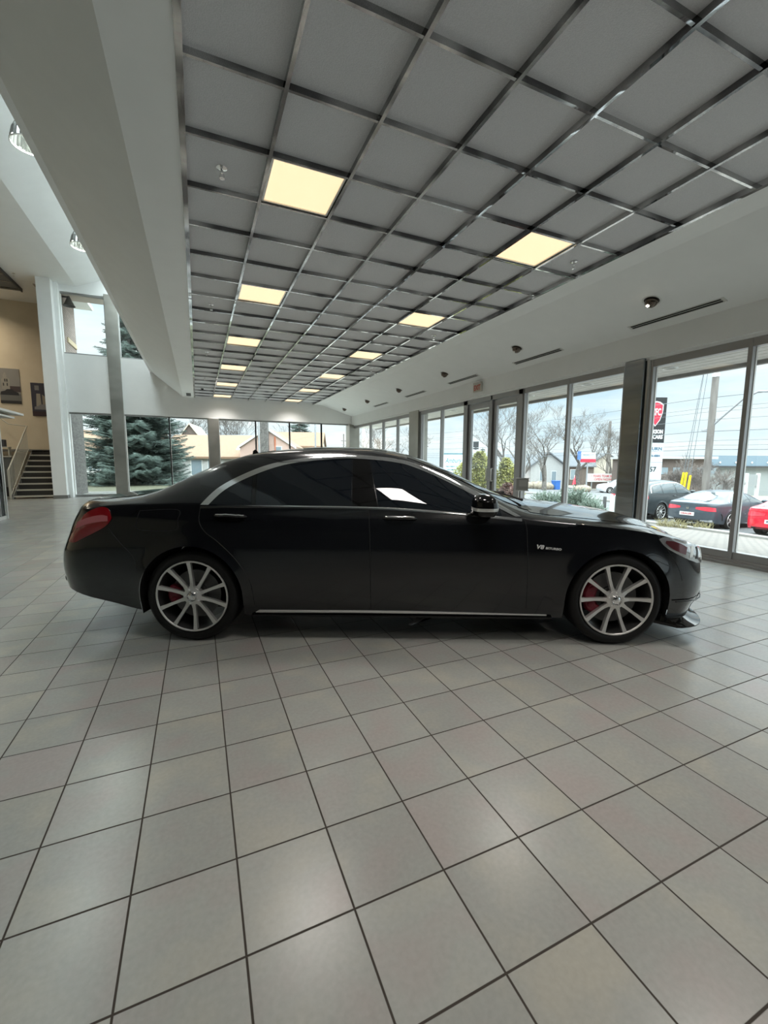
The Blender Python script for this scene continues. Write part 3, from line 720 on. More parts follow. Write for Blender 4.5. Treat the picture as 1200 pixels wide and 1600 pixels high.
# doors: two leaves
for n, (a, c, hs) in enumerate(((7.70, 8.62, 1), (8.70, 9.66, -1))):
    e = empty('door_%d' % (n+1), (XR+.06, (a+c)/2, 0)); e['kind'] = 'structure'; h = (c-a)/2
    def bx(nm, y0, y1, z0, z1, m=alu, t=.035): return MB().box(-t, t, y0, y1, z0, z1).build(nm, m, e, bevel=.005)
    bx('door_stile', -h, -h+.11, .02, 2.86); bx('door_stile', h-.11, h, .02, 2.86); bx('door_rail', -h+.11, h-.11, .02, .20); bx('door_rail', -h+.11, h-.11, 2.72, 2.86)
    MB().box(-.004, .004, -h+.11, h-.11, .20, 2.72).build('glass_pane', paneglass, e)
    yy = h-.055 if hs > 0 else -h+.055
    b = MB(); b.tube([(-.035, yy, .90), (-.10, yy, .90), (-.10, yy, 1.21), (-.035, yy, 1.21)], .016, 8); b.build('door_handle', alul, e)
for a, c in ((7.56, 7.69), (8.625, 8.695), (9.67, 9.84)):
    b = MB(); b.box(XR-.02, XR+.14, a, c, 0, 2.98); S('trim_12', b, alu, bevel=.005)
b = MB(); b.box(XR-.02, XR+.14, 7.56, 9.84, 2.87, 2.98); S('trim_12', b, alu)
# ---- ceiling light panels
def lamp_in(e, loc, size, watt, col, spread):
    li = bpy.data.lights.new('lamp', 'AREA'); li.shape = 'SQUARE'; li.size = size; li.energy = watt; li.color = col; li.spread = spread
    o = bpy.data.objects.new('lamp', li); COL.objects.link(o); o.parent = e; o.location = loc
panel_m = mat('light_panel', (.9, .8, .65), .5, emit=(1., .74, .44), es=PANEL_E)
rowl = []
ordn = ['nearest', 'second', 'third', 'fourth', 'fifth', 'sixth', 'seventh']
def lamp_panel(i, j, label):
    x = GX0+(i+.5)*GC; y = GY0+(j+.5)*GC
    e = empty('ceiling_light', (x, y, ZC+.02), 0, label, 'ceiling light', 'square light panels in the grid ceiling')
    h = GC/2-.02
    fr = MB()
    for a in ((-h, h, -h, -h+.018), (-h, h, h-.018, h), (-h, -h+.018, -h+.018, h-.018), (h-.018, h, -h+.018, h-.018)): fr.box(a[0], a[1], a[2], a[3], -.002, .03)
    fr.build('frame', alul, e)
    MB().box(-h+.018, h-.018, -h+.018, h-.018, .010, .026).build('diffuser', panel_m, e)
    lamp_in(e, (0, 0, -.004), 2*h-.05, LAMP_W, (1., .95, .90), 2.05)
for k, j in enumerate((1, 5, 9, 13, 17, 21)):
    lamp_panel(1, j, '%s warm square light panel from the camera in the left ceiling row' % ordn[k])
for k, j in enumerate((-3, 1, 5, 9, 13, 17, 21)):
    lamp_panel(5, j, '%s warm square light panel from the camera in the right ceiling row' % ordn[k])
lamp_panel(1, -3, 'warm square light panel of the left ceiling row above the camera')
lamp_panel(1, -7, 'warm square light panel of the left ceiling row behind the camera')
lamp_panel(5, -7, 'warm square light panel of the right ceiling row behind the camera')
# ---- sprinklers
chr_ = M['chrome']
def sprinkler(x, y, z, label):
    e = empty('sprinkler', (x, y, z), 0, label, 'sprinkler', 'fire sprinklers')
    MB().lathe([(0, 0), (.042, 0), (.045, -.006), (.03, -.012), (.0, -.014)], 20).build('escutcheon', chr_, e)
    b = MB(); b.cyl((0, 0, -.01), (0, 0, -.045), .011, n=10); b.tube([(-.014, 0, -.045), (-.018, 0, -.07), (0, 0, -.085)], .004, 6); b.tube([(.014, 0, -.045), (.018, 0, -.07), (0, 0, -.085)], .004, 6)
    b.build('nozzle', chr_, e)
    MB().lathe([(0, -.084), (.02, -.086), (.022, -.089), (0, -.09)], 16).build('deflector', chr_, e)
zc = ZC+.05
for k, (x, y) in enumerate(((.30, 4.25), (.31, 7.8), (.30, 11.1), (.31, 14.41))): sprinkler(x, y, zc, '%s chrome fire sprinkler from the camera along the left ceiling edge' % ordn[k])
for k, (x, y) in enumerate(((4.48, 4.28), (4.46, 7.75), (4.44, 11.08), (4.43, 14.49))): sprinkler(x, y, zc, '%s chrome fire sprinkler from the camera along the right ceiling edge' % ordn[k])
sprinkler(-5.29, 18.45, 7.45, 'small fire sprinkler on the high white ceiling near the white pier'); sprinkler(-5.25, 20.6, 7.45, 'small fire sprinkler on the high ceiling above the stairs')
# dome camera
e = empty('security_camera', (.26, 16.5, ZC+.05), 0, 'dark dome security camera at the far left of the grid ceiling', 'security camera')
MB().lathe([(0, 0), (.06, 0), (.062, -.02), (.05, -.03), (0, -.03)], 20).build('mount', alul, e)
MB().sphere((0, 0, -.03), .05, 1, 1, 1.1).build('dome', M['glossblack'], e)
# ---- downlights and slot vents on the right slope
sl = Vector((1.45, 0, -.45)).normalized(); sn = Vector((sl.z, 0, -sl.x)).normalized()    # slope direction, outward (down) normal
if sn.z > 0: sn = -sn
def slope_z(x): return ZC+(x-5.15)*(-.45/1.45)
def slope_frame(e, x, y):
    M_ = Matrix((sl, Vector((0, 1, 0)), sl.cross(Vector((0, 1, 0))))).transposed().to_4x4(); M_.translation = (x, y, slope_z(x)); e.matrix_world = M_
DLY = (4.21, 6.95, 9.65, 12.35, 15.07, 17.77)
dl_on = mat('lit_lamp', (1, 1, 1), .3, emit=(1, .86, .66), es=14.)
for k, y in enumerate(DLY):
    e = empty('downlight', (0, 0, 0), 0, '%s round recessed downlight from the camera on the sloped white ceiling' % ordn[k], 'downlight', 'round downlights on the sloped ceiling'); slope_frame(e, 5.89, y)
    sgn = -1 if e.matrix_world.to_3x3()@Vector((0, 0, 1)) @ Vector((0, 0, 1)) > 0 else 1
    MB().lathe([(.098, .0*sgn), (.100, .004*sgn), (.120, .005*sgn), (.124, .0)], 28, close=True).build('trim_ring', alul, e)
    0 and MB().lathe([(.078, .0*sgn), (.082, .006*sgn), (.098, .006*sgn), (.102, .0)], 28, close=True).build('trim_ring', alul, e)
    MB().lathe([(.098, .003*sgn), (.070, .001*sgn), (.066, .0008*sgn), (0, .0004*sgn)], 28).build('can', mat('can_dark', (.05, .045, .04), .4, .3), e)
    MB().sphere((0, 0, .024*sgn), .082, 1, 1, .9, 24, 14).build('reflector', mat('bronze_eyeball', (.16, .13, .11), .18, .9), e)
    lp = MB(); lp.sphere((-.030, .012, .088*sgn), .024, 1, 1, .5, 12, 8); lp.build('lamp', dl_on if k == 0 else alul, e)
for k, y in enumerate((4.19, 6.88, 9.50, 12.12, 14.85)):
    e = empty('slot_vent', (0, 0, 0), 0, '%s long slot air vent from the camera on the sloped white ceiling' % ordn[k], 'air vent', 'long slot vents on the sloped ceiling'); slope_frame(e, 6.33, y)
    zf = 1 if (e.matrix_world.to_3x3()@Vector((0, 0, 1))).z < 0 else -1
    h = .65
    MB().box(-.045, .045, -h, h, 0, .004*zf).build('slot', mat('slot_dark', (.01, .01, .01), .6), e)
    for a in (-.048, -.004, .040): MB().box(a, a+.008, -h, h, 0, .010*zf).build('bar', alul, e)
    for s_ in (-1, 1): MB().box(-.05, .05, s_*h-.02, s_*h+.02, 0, .008*zf).build('end_cap', alul, e)
e = empty('ceiling_vent', (-.20, 18.0, ZC-.001), 0, 'small dark grille at the far end of the flat ceiling strip', 'air vent')
MB().box(-.08, .08, -.35, .35, -.01, 0).build('frame', mat('vent_grey', (.15, .15, .15), .5), e)
for k in range(5): MB().box(-.07+.03*k, -.055+.03*k, -.32, .32, -.016, -.01).build('slat', mat('slot_dark'), e)
# ---- exit sign on the header
e = empty('exit_sign', (6.56, 9.10, 3.115), 0, 'small white exit sign with red letters on the header above the glass doors', 'exit sign')
MB().box(-.05, 0, -.17, .17, 0, .20).build('housing', mat('sign_white', (.62, .60, .56), .5), e, bevel=.006)
MB().box(-.053, -.05, -.15, .15, .02, .18).build('face', mat('exit_face', (.55, .47, .40), .5), e)
text_mesh('lettering', 'EXIT', .17, mat('exit_red', (.50, .05, .03), .5), e, frame_mat((-.054, 0, .10), (0, -1, 0), (0, 0, 1)), .001, .003, width=.26)
b = MB(); b.box(-.07, 0, -.15, .15, .20, .235); b.build('top_cap', mat('sign_white'), e)
# ---- high bay pendants hanging in the void
chrome_shade = mat('ribbed_shade', (.42, .43, .42), .22, .85)
def pendant(x, y, z, label, r=.17):
    e = empty('pendant_lamp', (x, y, z), 0, label, 'pendant lamp', 'high bay pendants in the void')
    prof = [(.045, .26), (.07, .25), (.115, .21), (.15, .14), (r, .05), (r+.008, .0)]
    b = MB(); n = 48; vs = []
    for rr, h in prof:
        for k in range(n): q = rr*(1+.03*(1 if k % 2 else -1)*(1 if h < .24 else 0)); vs.append((q*math.cos(2*PI*k/n), q*math.sin(2*PI*k/n), h))
    fs = [(i*n+k, i*n+(k+1) % n, (i+1)*n+(k+1) % n, (i+1)*n+k) for i in range(len(prof)-1) for k in range(n)]
    b.add(vs, fs, False); b.build('shade', chrome_shade, e)
    MB().lathe([(r+.004, .0), (r+.016, .0), (r+.016, .01), (r+.004, .01)], 40, close=True).build('rim', alul, e)
    MB().lathe([(0, .27), (.035, .27), (.04, .30), (.055, .31), (.055, .36), (.05, .37), (.06, .38), (.06, .48), (.03, .50), (0, .50)], 24).build('ballast', mat('lamp_white', (.6, .6, .57), .4), e)
    MB().sphere((0, 0, .12), .05, 1, 1, 1.4).build('bulb', mat('frosted_bulb', (.7, .7, .7), .3, emit=(.9, 1., .92), es=1.5), e)
    lamp_in(e, (0, 0, .03), .26, PEND_W, (.92, 1., .92), 2.6)
    MB().cyl((0, 0, .50), (0, 0, 8.0-z), .006, n=6).build('cord', mat('dark_trim'), e)
pendant(-1.62, 6.55, 4.95, 'large ribbed pendant lamp hanging nearest in the high void at left')
pendant(-1.62, 9.05, 4.93, 'second ribbed pendant lamp hanging farther back in the high void')
# ---- added fill lamps, out of view, to brighten the stair hall
for k, (x, y) in enumerate(((-8.2, 16.5), (-8.2, 12.0), (-8.0, 20.4))):
    e = empty('fill_lamp', (x, y, 7.30), 0, ['added square fill lamp over the stair hall, middle one', 'added square fill lamp over the booth side', 'added square fill lamp nearest the poster wall'][k], 'ceiling light', 'added fill lamps high over the stair hall')
    MB().box(-.32, .32, -.32, .32, 0, .05).build('housing', alul, e); lamp_in(e, (0, 0, -.01), .55, FILL_W, (1., .86, .66), 2.6)
# ---- stairs
st = mat('stair_cream', (.50, .47, .40), .5); stg = mat('tread_grey', (.20, .19, .17), .6); 
e = empty('staircase', (-5.3, 18.6, 0), 0, 'open staircase with pale tread edges rising behind the white pier', 'staircase')
NS = 8; rise, run = .207, .27
for k in range(NS):
    z = .10+rise*k; y = run*k
    MB().box(-.60, .57, y, y+.30, z-.035, z).build('tread', stg, e)
    MB().box(-.58, .55, y+.27, y+.285, z, z+rise-.036).build('shade_panel', mat('stair_shade', (.03, .028, .025), .7), e)  # dark sheet standing in for the shade behind the open treads
    MB().box(-.60, .57, y-.012, y+.012, z-.045, z+.008).build('nosing', st, e)
for sg in (-.62, .57):
    b = MB(); b.prism([(0-.05, -.0), (.12, -.0), (run*NS+.1, rise*NS-.12), (run*NS+.1, rise*NS+.06), (.0, .13)], sg, sg+.03, 'x'); b.build('stringer', stg, e)
b = MB(); b.prism([(.35, .02), (.65, .02), (run*NS, rise*NS-.35), (run*NS, rise*NS-.10)], -.12, .12, 'x'); b.build('spine', st, e)
MB().box(-1.9, .60, run*NS, run*NS+.70, rise*NS+.02, rise*NS+.10).build('landing', stg, e)
rail = empty('railing', (-.65, -.08, 0), parent=e)
pz = lambda y: .10+rise*(y-.08)/run
b = MB(); b.box(-.025, .025, -.03, .03, 0, 1.02); b.build('newel_post', st, rail)
top = [(0, 0, 1.0), (0, 2.15, pz(2.15)+.95)]
b = MB(); b.tube(top, .024, 8); b.tube([top[1], (-.55, 2.15, top[1][2]+.06), (-1.8, 2.2, top[1][2]+1.2)], .018, 8); b.build('handrail', st, rail)
b = MB(); b.tube([(0, .06, .13), (0, 2.15, pz(2.15)+.10)], .018, 8); b.build('bottom_rail', st, rail)
for k in range(17):
    y = .12+.12*k; MB().box(-.008, .008, y-.008, y+.008, pz(y)+.08, 1.0+(top[1][2]-1.0)*y/2.15).build('baluster', st, rail)
# ---- reception counter beyond the railing with a shelf of binders
desk = mat('counter_grey', (.12, .125, .12), .5); dkb = mat('counter_black', (.008, .008, .008), .4)
e = empty('reception_counter', (-7.6, 20.0, 0), 0, 'tall grey partition counter with black base left of the stairs', 'counter')
MB().box(-1.6, 1.28, 0, .25, .35, 1.45).build('front_panel', desk, e); MB().box(-1.6, 1.25, .02, .25, 0, .35).build('base', dkb, e); MB().box(-1.65, 1.32, -.05, .35, 1.45, 1.49).build('worktop', st, e)
MB().box(.6, 1.25, .0, .3, 1.80, 1.83).build('shelf', st, e); MB().box(.62, .66, .1, .3, 1.49, 1.80).build('shelf_support', st, e); MB().box(1.19, 1.23, .1, .3, 1.49, 1.80).build('shelf_support', st, e)
for k, (c, nm) in enumerate((((.05, .07, .05), 'dark green'), ((.35, .34, .30), 'pale'), ((.13, .07, .05), 'brown'), ((.32, .32, .30), 'light grey'), ((.06, .06, .07), 'black'))):
    o = MB().box(-.04, .04, -.1, .1, 0, .26-.02*(k % 2)).build('binder', mat('binder_'+nm.replace(' ', '_'), c, .6), None, bevel=.004, loc=(-6.93+.105*k, 20.14, 1.83))
    tag(o, '%s binder standing on the shelf beyond the stair railing' % nm, 'binder', 'binders on the shelf')
# bar stool beside the newel
e = empty('bar_stool', (-6.35, 18.25, 0), 0, 'dark backed stool standing beside the foot of the railing', 'stool')
MB().box(-.2, .2, -.2, .2, .70, .76).build('seat', mat('stool_grey', (.20, .20, .19), .5), e, bevel=.02)
MB().box(-.2, .2, .17, .2, .76, 1.02).build('backrest', mat('stool_grey'), e, bevel=.01)
for a in (-.17, .17):
    for c in (-.17, .17): MB().cyl((a*.8, c*.8, .70), (a, c, 0), .014, n=8).build('leg', alul, e)
# ---- posters on the stair wall
def poster(x0, x1, z0, z1, label, kind):
    e = empty('poster', ((x0+x1)/2, 21.49, (z0+z1)/2), 0, label, 'poster'); w, h = x1-x0, z1-z0
    def pl(nm, a, c, d, f, col, y=-.002): # fractions of the sheet
        n_ = 'print_%s_%d' % (kind, len(MATS)); MB().box((a-.5)*w, (c-.5)*w, y-.006, y, (d-.5)*h, (f-.5)*h).build(nm, mat(n_, col, .5), e)
    def pg(nm, pts, col, y): MB().prism([((p[0]-.5)*w, (p[1]-.5)*h) for p in pts], y-.003, y, 'y').build(nm, mat('print_%s_%d' % (kind, len(MATS)), col, .5), e)
    if kind == 'a':
        pl('sheet', 0, 1, 0, 1, (.28, .27, .25), 0); pl('lawn', 0, 1, 0, .28, (.16, .16, .15), -.007)
        pg('house', [(.12, .40), (.12, .68), (.2, .74), (.2, .80), (.3, .90), (.38, .80), (.38, .74), (.5, .70), (.5, .40)], (.34, .32, .28), -.008)
        for q in ((.18, .5), (.26, .62), (.36, .5), (.36, .62)): pl('painted_window', q[0], q[0]+.05, q[1], q[1]+.08, (.06, .06, .06), -.012)
        pl('hedge', .5, 1, .34, .50, (.07, .05, .05), -.008); pl('dark_edge', 0, 1, 0, .08, (.03, .03, .03), -.009)
        pg('painted_car', [(.02, .24), (.05, .33), (.25, .36), (.35, .41), (.6, .41), (.72, .35), (.88, .32), (.92, .24)], (.03, .03, .035), -.012)
    else:
        pl('sheet', 0, 1, 0, 1, (.05, .05, .07), 0); pl('ground', 0, 1, 0, .14, (.05, .03, .035), -.007)
        pg('tall_building', [(.2, .30), (.24, .68), (.42, .68), (.44, .30)], (.36, .33, .27), -.008); pg('tower', [(.5, .32), (.5, .66), (.62, .60), (.75, .32)], (.30, .26, .20), -.008)
        pl('bright_patch', .18, .38, .78, .92, (.22, .22, .22), -.008)
        pg('painted_car', [(.1, .20), (.12, .28), (.3, .31), (.4, .36), (.7, .36), (.9, .30), (.95, .20)], (.24, .24, .25), -.012)
poster(-6.92, -6.27, 3.55, 4.88, 'poster of a pale turreted house with a dark car in front', 'a')
poster(-5.95, -5.25, 3.10, 4.40, 'dark poster of a car before tall buildings beside the white pier', 'b')
# ---- glass booth at the left edge
booth_m = mat('booth_dark_glass', (.010, .014, .015), .03, 0, .7)
e = empty('glass_booth', (-4.12, 12.45, 0), 0, 'dark glass booth with polished steel edges at the left picture edge', 'booth')
hb = 2.30
MB().box(-.03, -.01, -2.9, -.05, .06, hb).build('side_glass', booth_m, e); MB().box(-2.6, -.05, -.03, -.01, .06, hb).build('back_panel', dkb, e)
MB().box(-2.6, -2.55, -2.9, 0, 0, hb).build('back_panel', dkb, e); MB().box(-2.6, -.05, -2.9, -2.88, .06, hb).build('front_glass', booth_m, e)
MB().box(-2.55, -.08, -2.85, -.06, .02, .05).build('booth_floor', dkb, e)
for y in (-2.93, -1.5, -.05): MB().box(-.045, .015, y, y+.05, 0, hb).build('steel_post', chr_, e, bevel=.006)
MB().box(.02, .045, -.02, .02, 0, hb).build('edge_strip', alul, e, bevel=.004)
MB().box(-.04, .02, -2.9, 0, 0, .07).build('bottom_rail', alul, e)
MB().box(-2.7, .42, -3.2, .28, hb+.08, hb+.13).build('canopy', alul, e, bevel=.006); MB().box(-2.7, .28, -3.0, .16, hb+.0, hb+.04).build('canopy_lower', alul, e, bevel=.005)
car, HERO_B = hero_car()
# ================================================================ outside
gz = interp([(6.9, -.08), (10, -.36), (17, -1.04), (20, -1.14), (26, -1.32), (45, -1.95), (80, -2.4), (200, -3)])
def terrain(name, x0, x1, y0, y1, m, dx=2., lift=0.):
    n = max(1, int((x1-x0)/dx)); rows = [[(x0+(x1-x0)*i/n, y, gz(x0+(x1-x0)*i/n)+lift) for y in (y0, y1)] for i in range(n+1)]
    b = MB(); b.grid(rows, flip=True); low = [[(p[0], p[1], p[2]-.4) for p in r] for r in rows]; b.grid([[r[0] for r in rows], [r[0] for r in low]]); b.grid([[r[1] for r in rows], [r[1] for r in low]])
    return S(name, b, m)
def paver_mat():
    m = mat('interlocking_pavers', (.5, .45, .4), .8); b = m.node_tree.nodes['Principled BSDF']
    tc = N(m, 'ShaderNodeTexCoord'); mp = N(m, 'ShaderNodeMapping'); mp.inputs['Rotation'].default_value = (0, 0, .35); L(m, tc.outputs['Object'], mp.inputs[0])
    nz = N(m, 'ShaderNodeTexNoise'); nz.inputs['Scale'].default_value = 6; L(m, mp.outputs[0], nz.inputs['Vector'])
    va = N(m, 'ShaderNodeVectorMath', operation='MULTIPLY_ADD'); va.inputs[1].default_value = (.035, .035, 0); L(m, nz.outputs['Color'], va.inputs[0]); L(m, mp.outputs[0], va.inputs[2])
    br = N(m, 'ShaderNodeTexBrick'); br.inputs['Scale'].default_value = 1.; br.inputs['Brick Width'].default_value = .23; br.inputs['Row Height'].default_value = .125; br.inputs['Mortar Size'].default_value = .012
    br.inputs['Color1'].default_value = (.185, .162, .14, 1); br.inputs['Color2'].default_value = (.145, .132, .118, 1); br.inputs['Mortar'].default_value = (.055, .052, .05, 1)
    L(m, va.outputs[0], br.inputs['Vector']); L(m, br.outputs['Color'], b.inputs['Base Color']); return m
asph = noisy('pale_asphalt', (.11, .112, .114), (.15, .152, .152), 1.5, .9)
concrete = noisy('pale_concrete', (.19, .185, .17), (.25, .24, .22), 2., .85)
grass = noisy('winter_grass', (.05, .055, .03), (.10, .095, .06), 8., .95)
soil = noisy('bark_mulch', (.10, .075, .055), (.16, .12, .09), 20., .95)
terrain('paved_forecourt', 6.9, 16.4, -12, 12.6, paver_mat())
terrain('parking_lot', 16.4, 24, -12, 80, asph); terrain('side_lawn', 6.9, 16.4, 12.6, 80, noisy('pale_path', (.22, .21, .18), (.29, .27, .23), 1., .9))
terrain('road', 24, 120, -30, 160, asph, 4.)
b = MB(); b.box(-60, 6.9, 19.25, 160, -.5, -.1); S('back_ground', b, grass)
b = MB(); b.box(6.95, 7.3, -12, 19.2, -.4, -.02); S('kerb', b, concrete)
b = MB(); b.box(16.1, 16.45, -12, 12.6, -1.3, gz(16.3)+.09); S('kerb', b, concrete)
# canopy over the walk
b = MB(); b.prism([(6.9, 3.07), (8.45, 3.05), (8.45, 3.3), (6.9, 3.4)], -8, 20.5, 'y'); S('canopy', b, mat('soffit_gap', (.35, .34, .33), .7))
for k in range(7): x = 6.93+.218*k; b = MB(); b.prism([(x, 3.046), (x+.02, 3.036), (x+.185, 3.034), (x+.205, 3.044), (x+.205, 3.08), (x, 3.08)], -8, 20.5, 'y'); S('canopy_board', b, noisy('ribbed_soffit', (.66, .65, .62), (.76, .75, .72), 2., .6, 0, 2., (1, 12, 1)))
b = MB(); b.box(8.43, 8.52, -8, 20.5, 2.97, 3.36); S('canopy_fascia', b, mat('fascia_grey', (.30, .29, .28), .5))
for k in range(10):
    y = 1.6+1.75*k; e = empty('soffit_light', (7.75, y, 3.035), 0, '%s round light in the outdoor canopy soffit, counted from the near end' % (['first', 'second', 'third', 'fourth', 'fifth', 'sixth', 'seventh', 'eighth', 'ninth', 'tenth'][k]), 'soffit light', 'round lights in the canopy soffit')
    MB().lathe([(.09, 0), (.10, -.012), (.125, -.012), (.13, 0)], 24, close=True).build('ring', alul, e); MB().lathe([(0, -.002), (.09, -.002)], 24).build('lens', mat('soffit_lens', (.25, .23, .2), .3), e)
# ---- cars in the lot
def parked(T, name, loc, rz, label, cat, paint, det):
    for k in ('step',): T.setdefault(k, .16)
    car = empty(name, loc, rz, label, cat); B = CarBody(T)
    b = MB(); b.add(B.v, B.f, True); b.build('body', paint, car, fixn=False)
    gl = M['lotglass']
    for sg in (-1, 1):
        for k, (lo, hi) in enumerate(det['side']): B.patch(lo, hi, 'side_window', gl, car, .006, 14, 4, sg=sg, rim=.01)
        if det.get('trim'): B.patch(det['trim'][0], det['trim'][1], 'window_trim', M['chrome'], car, .01, 30, 2, sg=sg, rim=.01)
        B.line(det['seam'], 'door_seam', M['blackplastic'], car, .004, .0, 14, sg)
        hx, hz = det['handle']; p = B.on_side(hx, hz, sg, .02)[0]; MB().tube([p-Vector((.09, 0, 0)), p+Vector((.09, 0, 0))], .016, 6).build('door_handle', paint, car)
        mx, mz = det['mirror']; MB().sphere((mx, sg*(B.W(mx)+.09), mz), .1, .7, 1.1, .7, 12, 8).build('wing_mirror', paint, car)
        for ax in T['axles']:
            w_ = wheel(car, ax, sg*(B.W(ax)-.005), T['hub'], sg, T['hub'], T['hub']-.085, .24, M, det['spokes'])
            b = MB(); n = 16; R0 = T['arch']
            b.grid([[(ax+R0*math.cos(a), sg*yy, T['hub']+R0*math.sin(a) if lo_ else .22) for yy in (B.W(ax)*B.g(T['hub']+R0*math.sin(a) if lo_ else .22)+.010, .5)] for a, lo_ in [(0, 0)]+[(PI*i/n, 1) for i in range(n+1)]+[(PI, 0)]])
            b.add([(ax+R0*math.cos(2*PI*k/n), .5*sg, max(.2, T['hub']+R0*math.sin(2*PI*k/n))) for k in range(n)], [tuple(range(n))]); b.build('wheel_housing', M['blackplastic'], car)
    un = MB(); un.box(T['xA'], T['xB'], -.7, .7, .2, .35); un.build('underbody', M['blackplastic'], car)
    for lo, hi in det['screens']: B.patch(lo, hi, 'windscreen', gl, car, .006, 12, 8, mode='top', rim=.01)
    for lo, hi, nm, mm in det['rear']: B.patch(lo, hi, nm, mm, car, .012, 16, 4, mode='x', ctr=-5, rim=.02)
    for lo, hi, nm, mm in det.get('front', []): B.patch(lo, hi, nm, mm, car, .012, 16, 4, mode='x', ctr=7, rim=.02)
    return car, B
M['lotglass'] = mat('lot_car_glass', (.05, .065, .07), .03, 0, .8)
M['brightlens'] = mat('bright_red_lens', (.55, .04, .06), .15, coat=1.); M['plate'] = mat('plate_white', (.6, .58, .56), .5)
greyp = mat('grey_blue_paint', (.045, .058, .072), .35, .2, coat=.45); suvp = mat('dark_suv_paint', (.03, .037, .04), .35, .2, coat=.45)
redp = mat('red_paint', (.55, .012, .03), .2, 0, coat=1.); whp = mat('white_paint', (.60, .62, .64), .2, 0, coat=1.)
SED = dict(axles=(0., 2.93), hub=.34, arch=.38, xA=-.6, xB=3.3, nr=3.2, nf=2.5, bulge=.03,
    W=[(-1.1, .86), (-.5, .93), (0, .945), (1.4, .92), (2.93, .935), (3.9, .86)], g=HERO['g'],
    xf=[(.15, 3.72), (.4, 3.80), (.6, 3.77), (.75, 3.68), (.9, 3.5)], xr=[(.15, -1.0), (.4, -1.1), (.6, -1.09), (.8, -1.05), (.92, -1.03), (1.0, -1.0)],
    sill=[(-1.1, .32), (-.4, .22), (3.9, .2)], zsh=[(-1.1, .93), (-.6, .98), (.3, .98), (1.5, .95), (2.3, .92), (3., .84), (3.4, .76), (3.9, .66)],
    zr=[(-1.1, .99), (-.75, 1.02), (-.45, 1.10), (-.05, 1.25), (.5, 1.36), (1.0, 1.385), (1.4, 1.35), (1.8, 1.22), (2.25, .99), (2.8, .91), (3.4, .82), (3.9, .68)],
    yr=[(-1.1, .7), (-.4, .62), (.3, .56), (1.2, .55), (1.8, .6), (2.3, .72), (3.8, .6)],
    zc=[(-1.1, 1.0), (-.85, 1.04), (-.5, 1.12), (-.05, 1.29), (.5, 1.40), (1.0, 1.425), (1.4, 1.39), (1.8, 1.28), (2.4, 1.0), (2.9, .95), (3.4, .86), (3.8, .75)])
def sed_det(paint, sp): return dict(
    side=[([(.02, 1.02), (.5, 1.01)], [(.12, 1.12), (.5, 1.27)]), ([(.56, 1.01), (1.22, .99)], [(.56, 1.28), (1.20, 1.29)]), ([(1.30, .99), (2.1, .96)], [(1.26, 1.29), (1.6, 1.21), (2.04, 1.0)])],
    trim=([(-.05, 1.02), (.10, 1.14), (.5, 1.30), (.95, 1.335), (1.3, 1.315), (1.65, 1.22), (2.12, .975)], [(-.09, 1.03), (.08, 1.17), (.5, 1.325), (.95, 1.355), (1.3, 1.335), (1.67, 1.24), (2.16, .985)]),
    seam=[(1.26, .98), (1.28, .6), (1.28, .28)], handle=(.50, .88), mirror=(1.95, 1.02), spokes=sp,
    screens=[([(2.25, -.6), (1.5, -.48)], [(2.25, .6), (1.5, .48)]), ([(-.72, -.52), (-.45, -.52), (.15, -.46)], [(-.72, .52), (-.45, .52), (.15, .46)])],
    rear=[([(-.86, .70), (-.60, .71), (-.28, .76)], [(-.84, .84), (-.60, .86), (-.28, .83)], 'tail_lamp', M['brightlens']), ([(.86, .70), (.60, .71), (.28, .76)], [(.84, .84), (.60, .86), (.28, .83)], 'tail_lamp', M['brightlens']),
          ([(-.26, .50), (.26, .50)], [(-.26, .63), (.26, .63)], 'number_plate', M['plate']), ([(-.62, .26), (.62, .26)], [(-.66, .36), (.66, .36)], 'diffuser', M['blackplastic']),
          ([(-.85, .88), (0, .915), (.85, .88)], [(-.85, .905), (0, .94), (.85, .905)], 'boot_spoiler', paint)])
cx, cz = 17.1+1.05, gz(18.5)
coupe, CB = parked(dict(SED), 'coupe', (cx, 10.13, cz), 0, 'dark blue-grey coupe parked outside with its tail toward the showroom', 'car', greyp, sed_det(greyp, 5))
for sg in (-1, 1):
    CB.patch([(sg*.48, .30), (sg*.80, .32)], [(sg*.48, .36), (sg*.80, .39)], 'exhaust_trim', M['chrome'], coupe, .02, 8, 2, mode='x', ctr=-5, rim=.03)
    CB.line([(-.62, .62), (-.55, .52), (-.52, .36)], 'bumper_vent', M['blackplastic'], coupe, .018, .0, 10, sg)
CB.patch([(-.05, .74), (.05, .74)], [(-.05, .82), (.05, .82)], 'boot_emblem', M['chrome'], coupe, .016, 5, 2, mode='x', ctr=-5, rim=.01)
def plate_text(car, B, s, col, z=.565, y=.012):
    p, n = B.hit((-5, y, z), (1, 0, 0), .016); text_mesh('plate_text', s, .10, col, car, frame_mat(p, (0, -1, 0), (-n.z*.0, 0, 1)), .002, .002, width=.40)
platetxt = mat('plate_red_text', (.45, .08, .09), .5); platedark = mat('plate_dark_text', (.08, .09, .12), .5)
plate_text(coupe, CB, 'DEALER', platetxt)
redc, RB = parked(dict(SED), 'sedan', (cx, 7.42, cz), 0, 'bright red sedan parked outside at the right picture edge', 'car', redp, sed_det(redp, 5)); plate_text(redc, RB, 'BC 204', platedark)
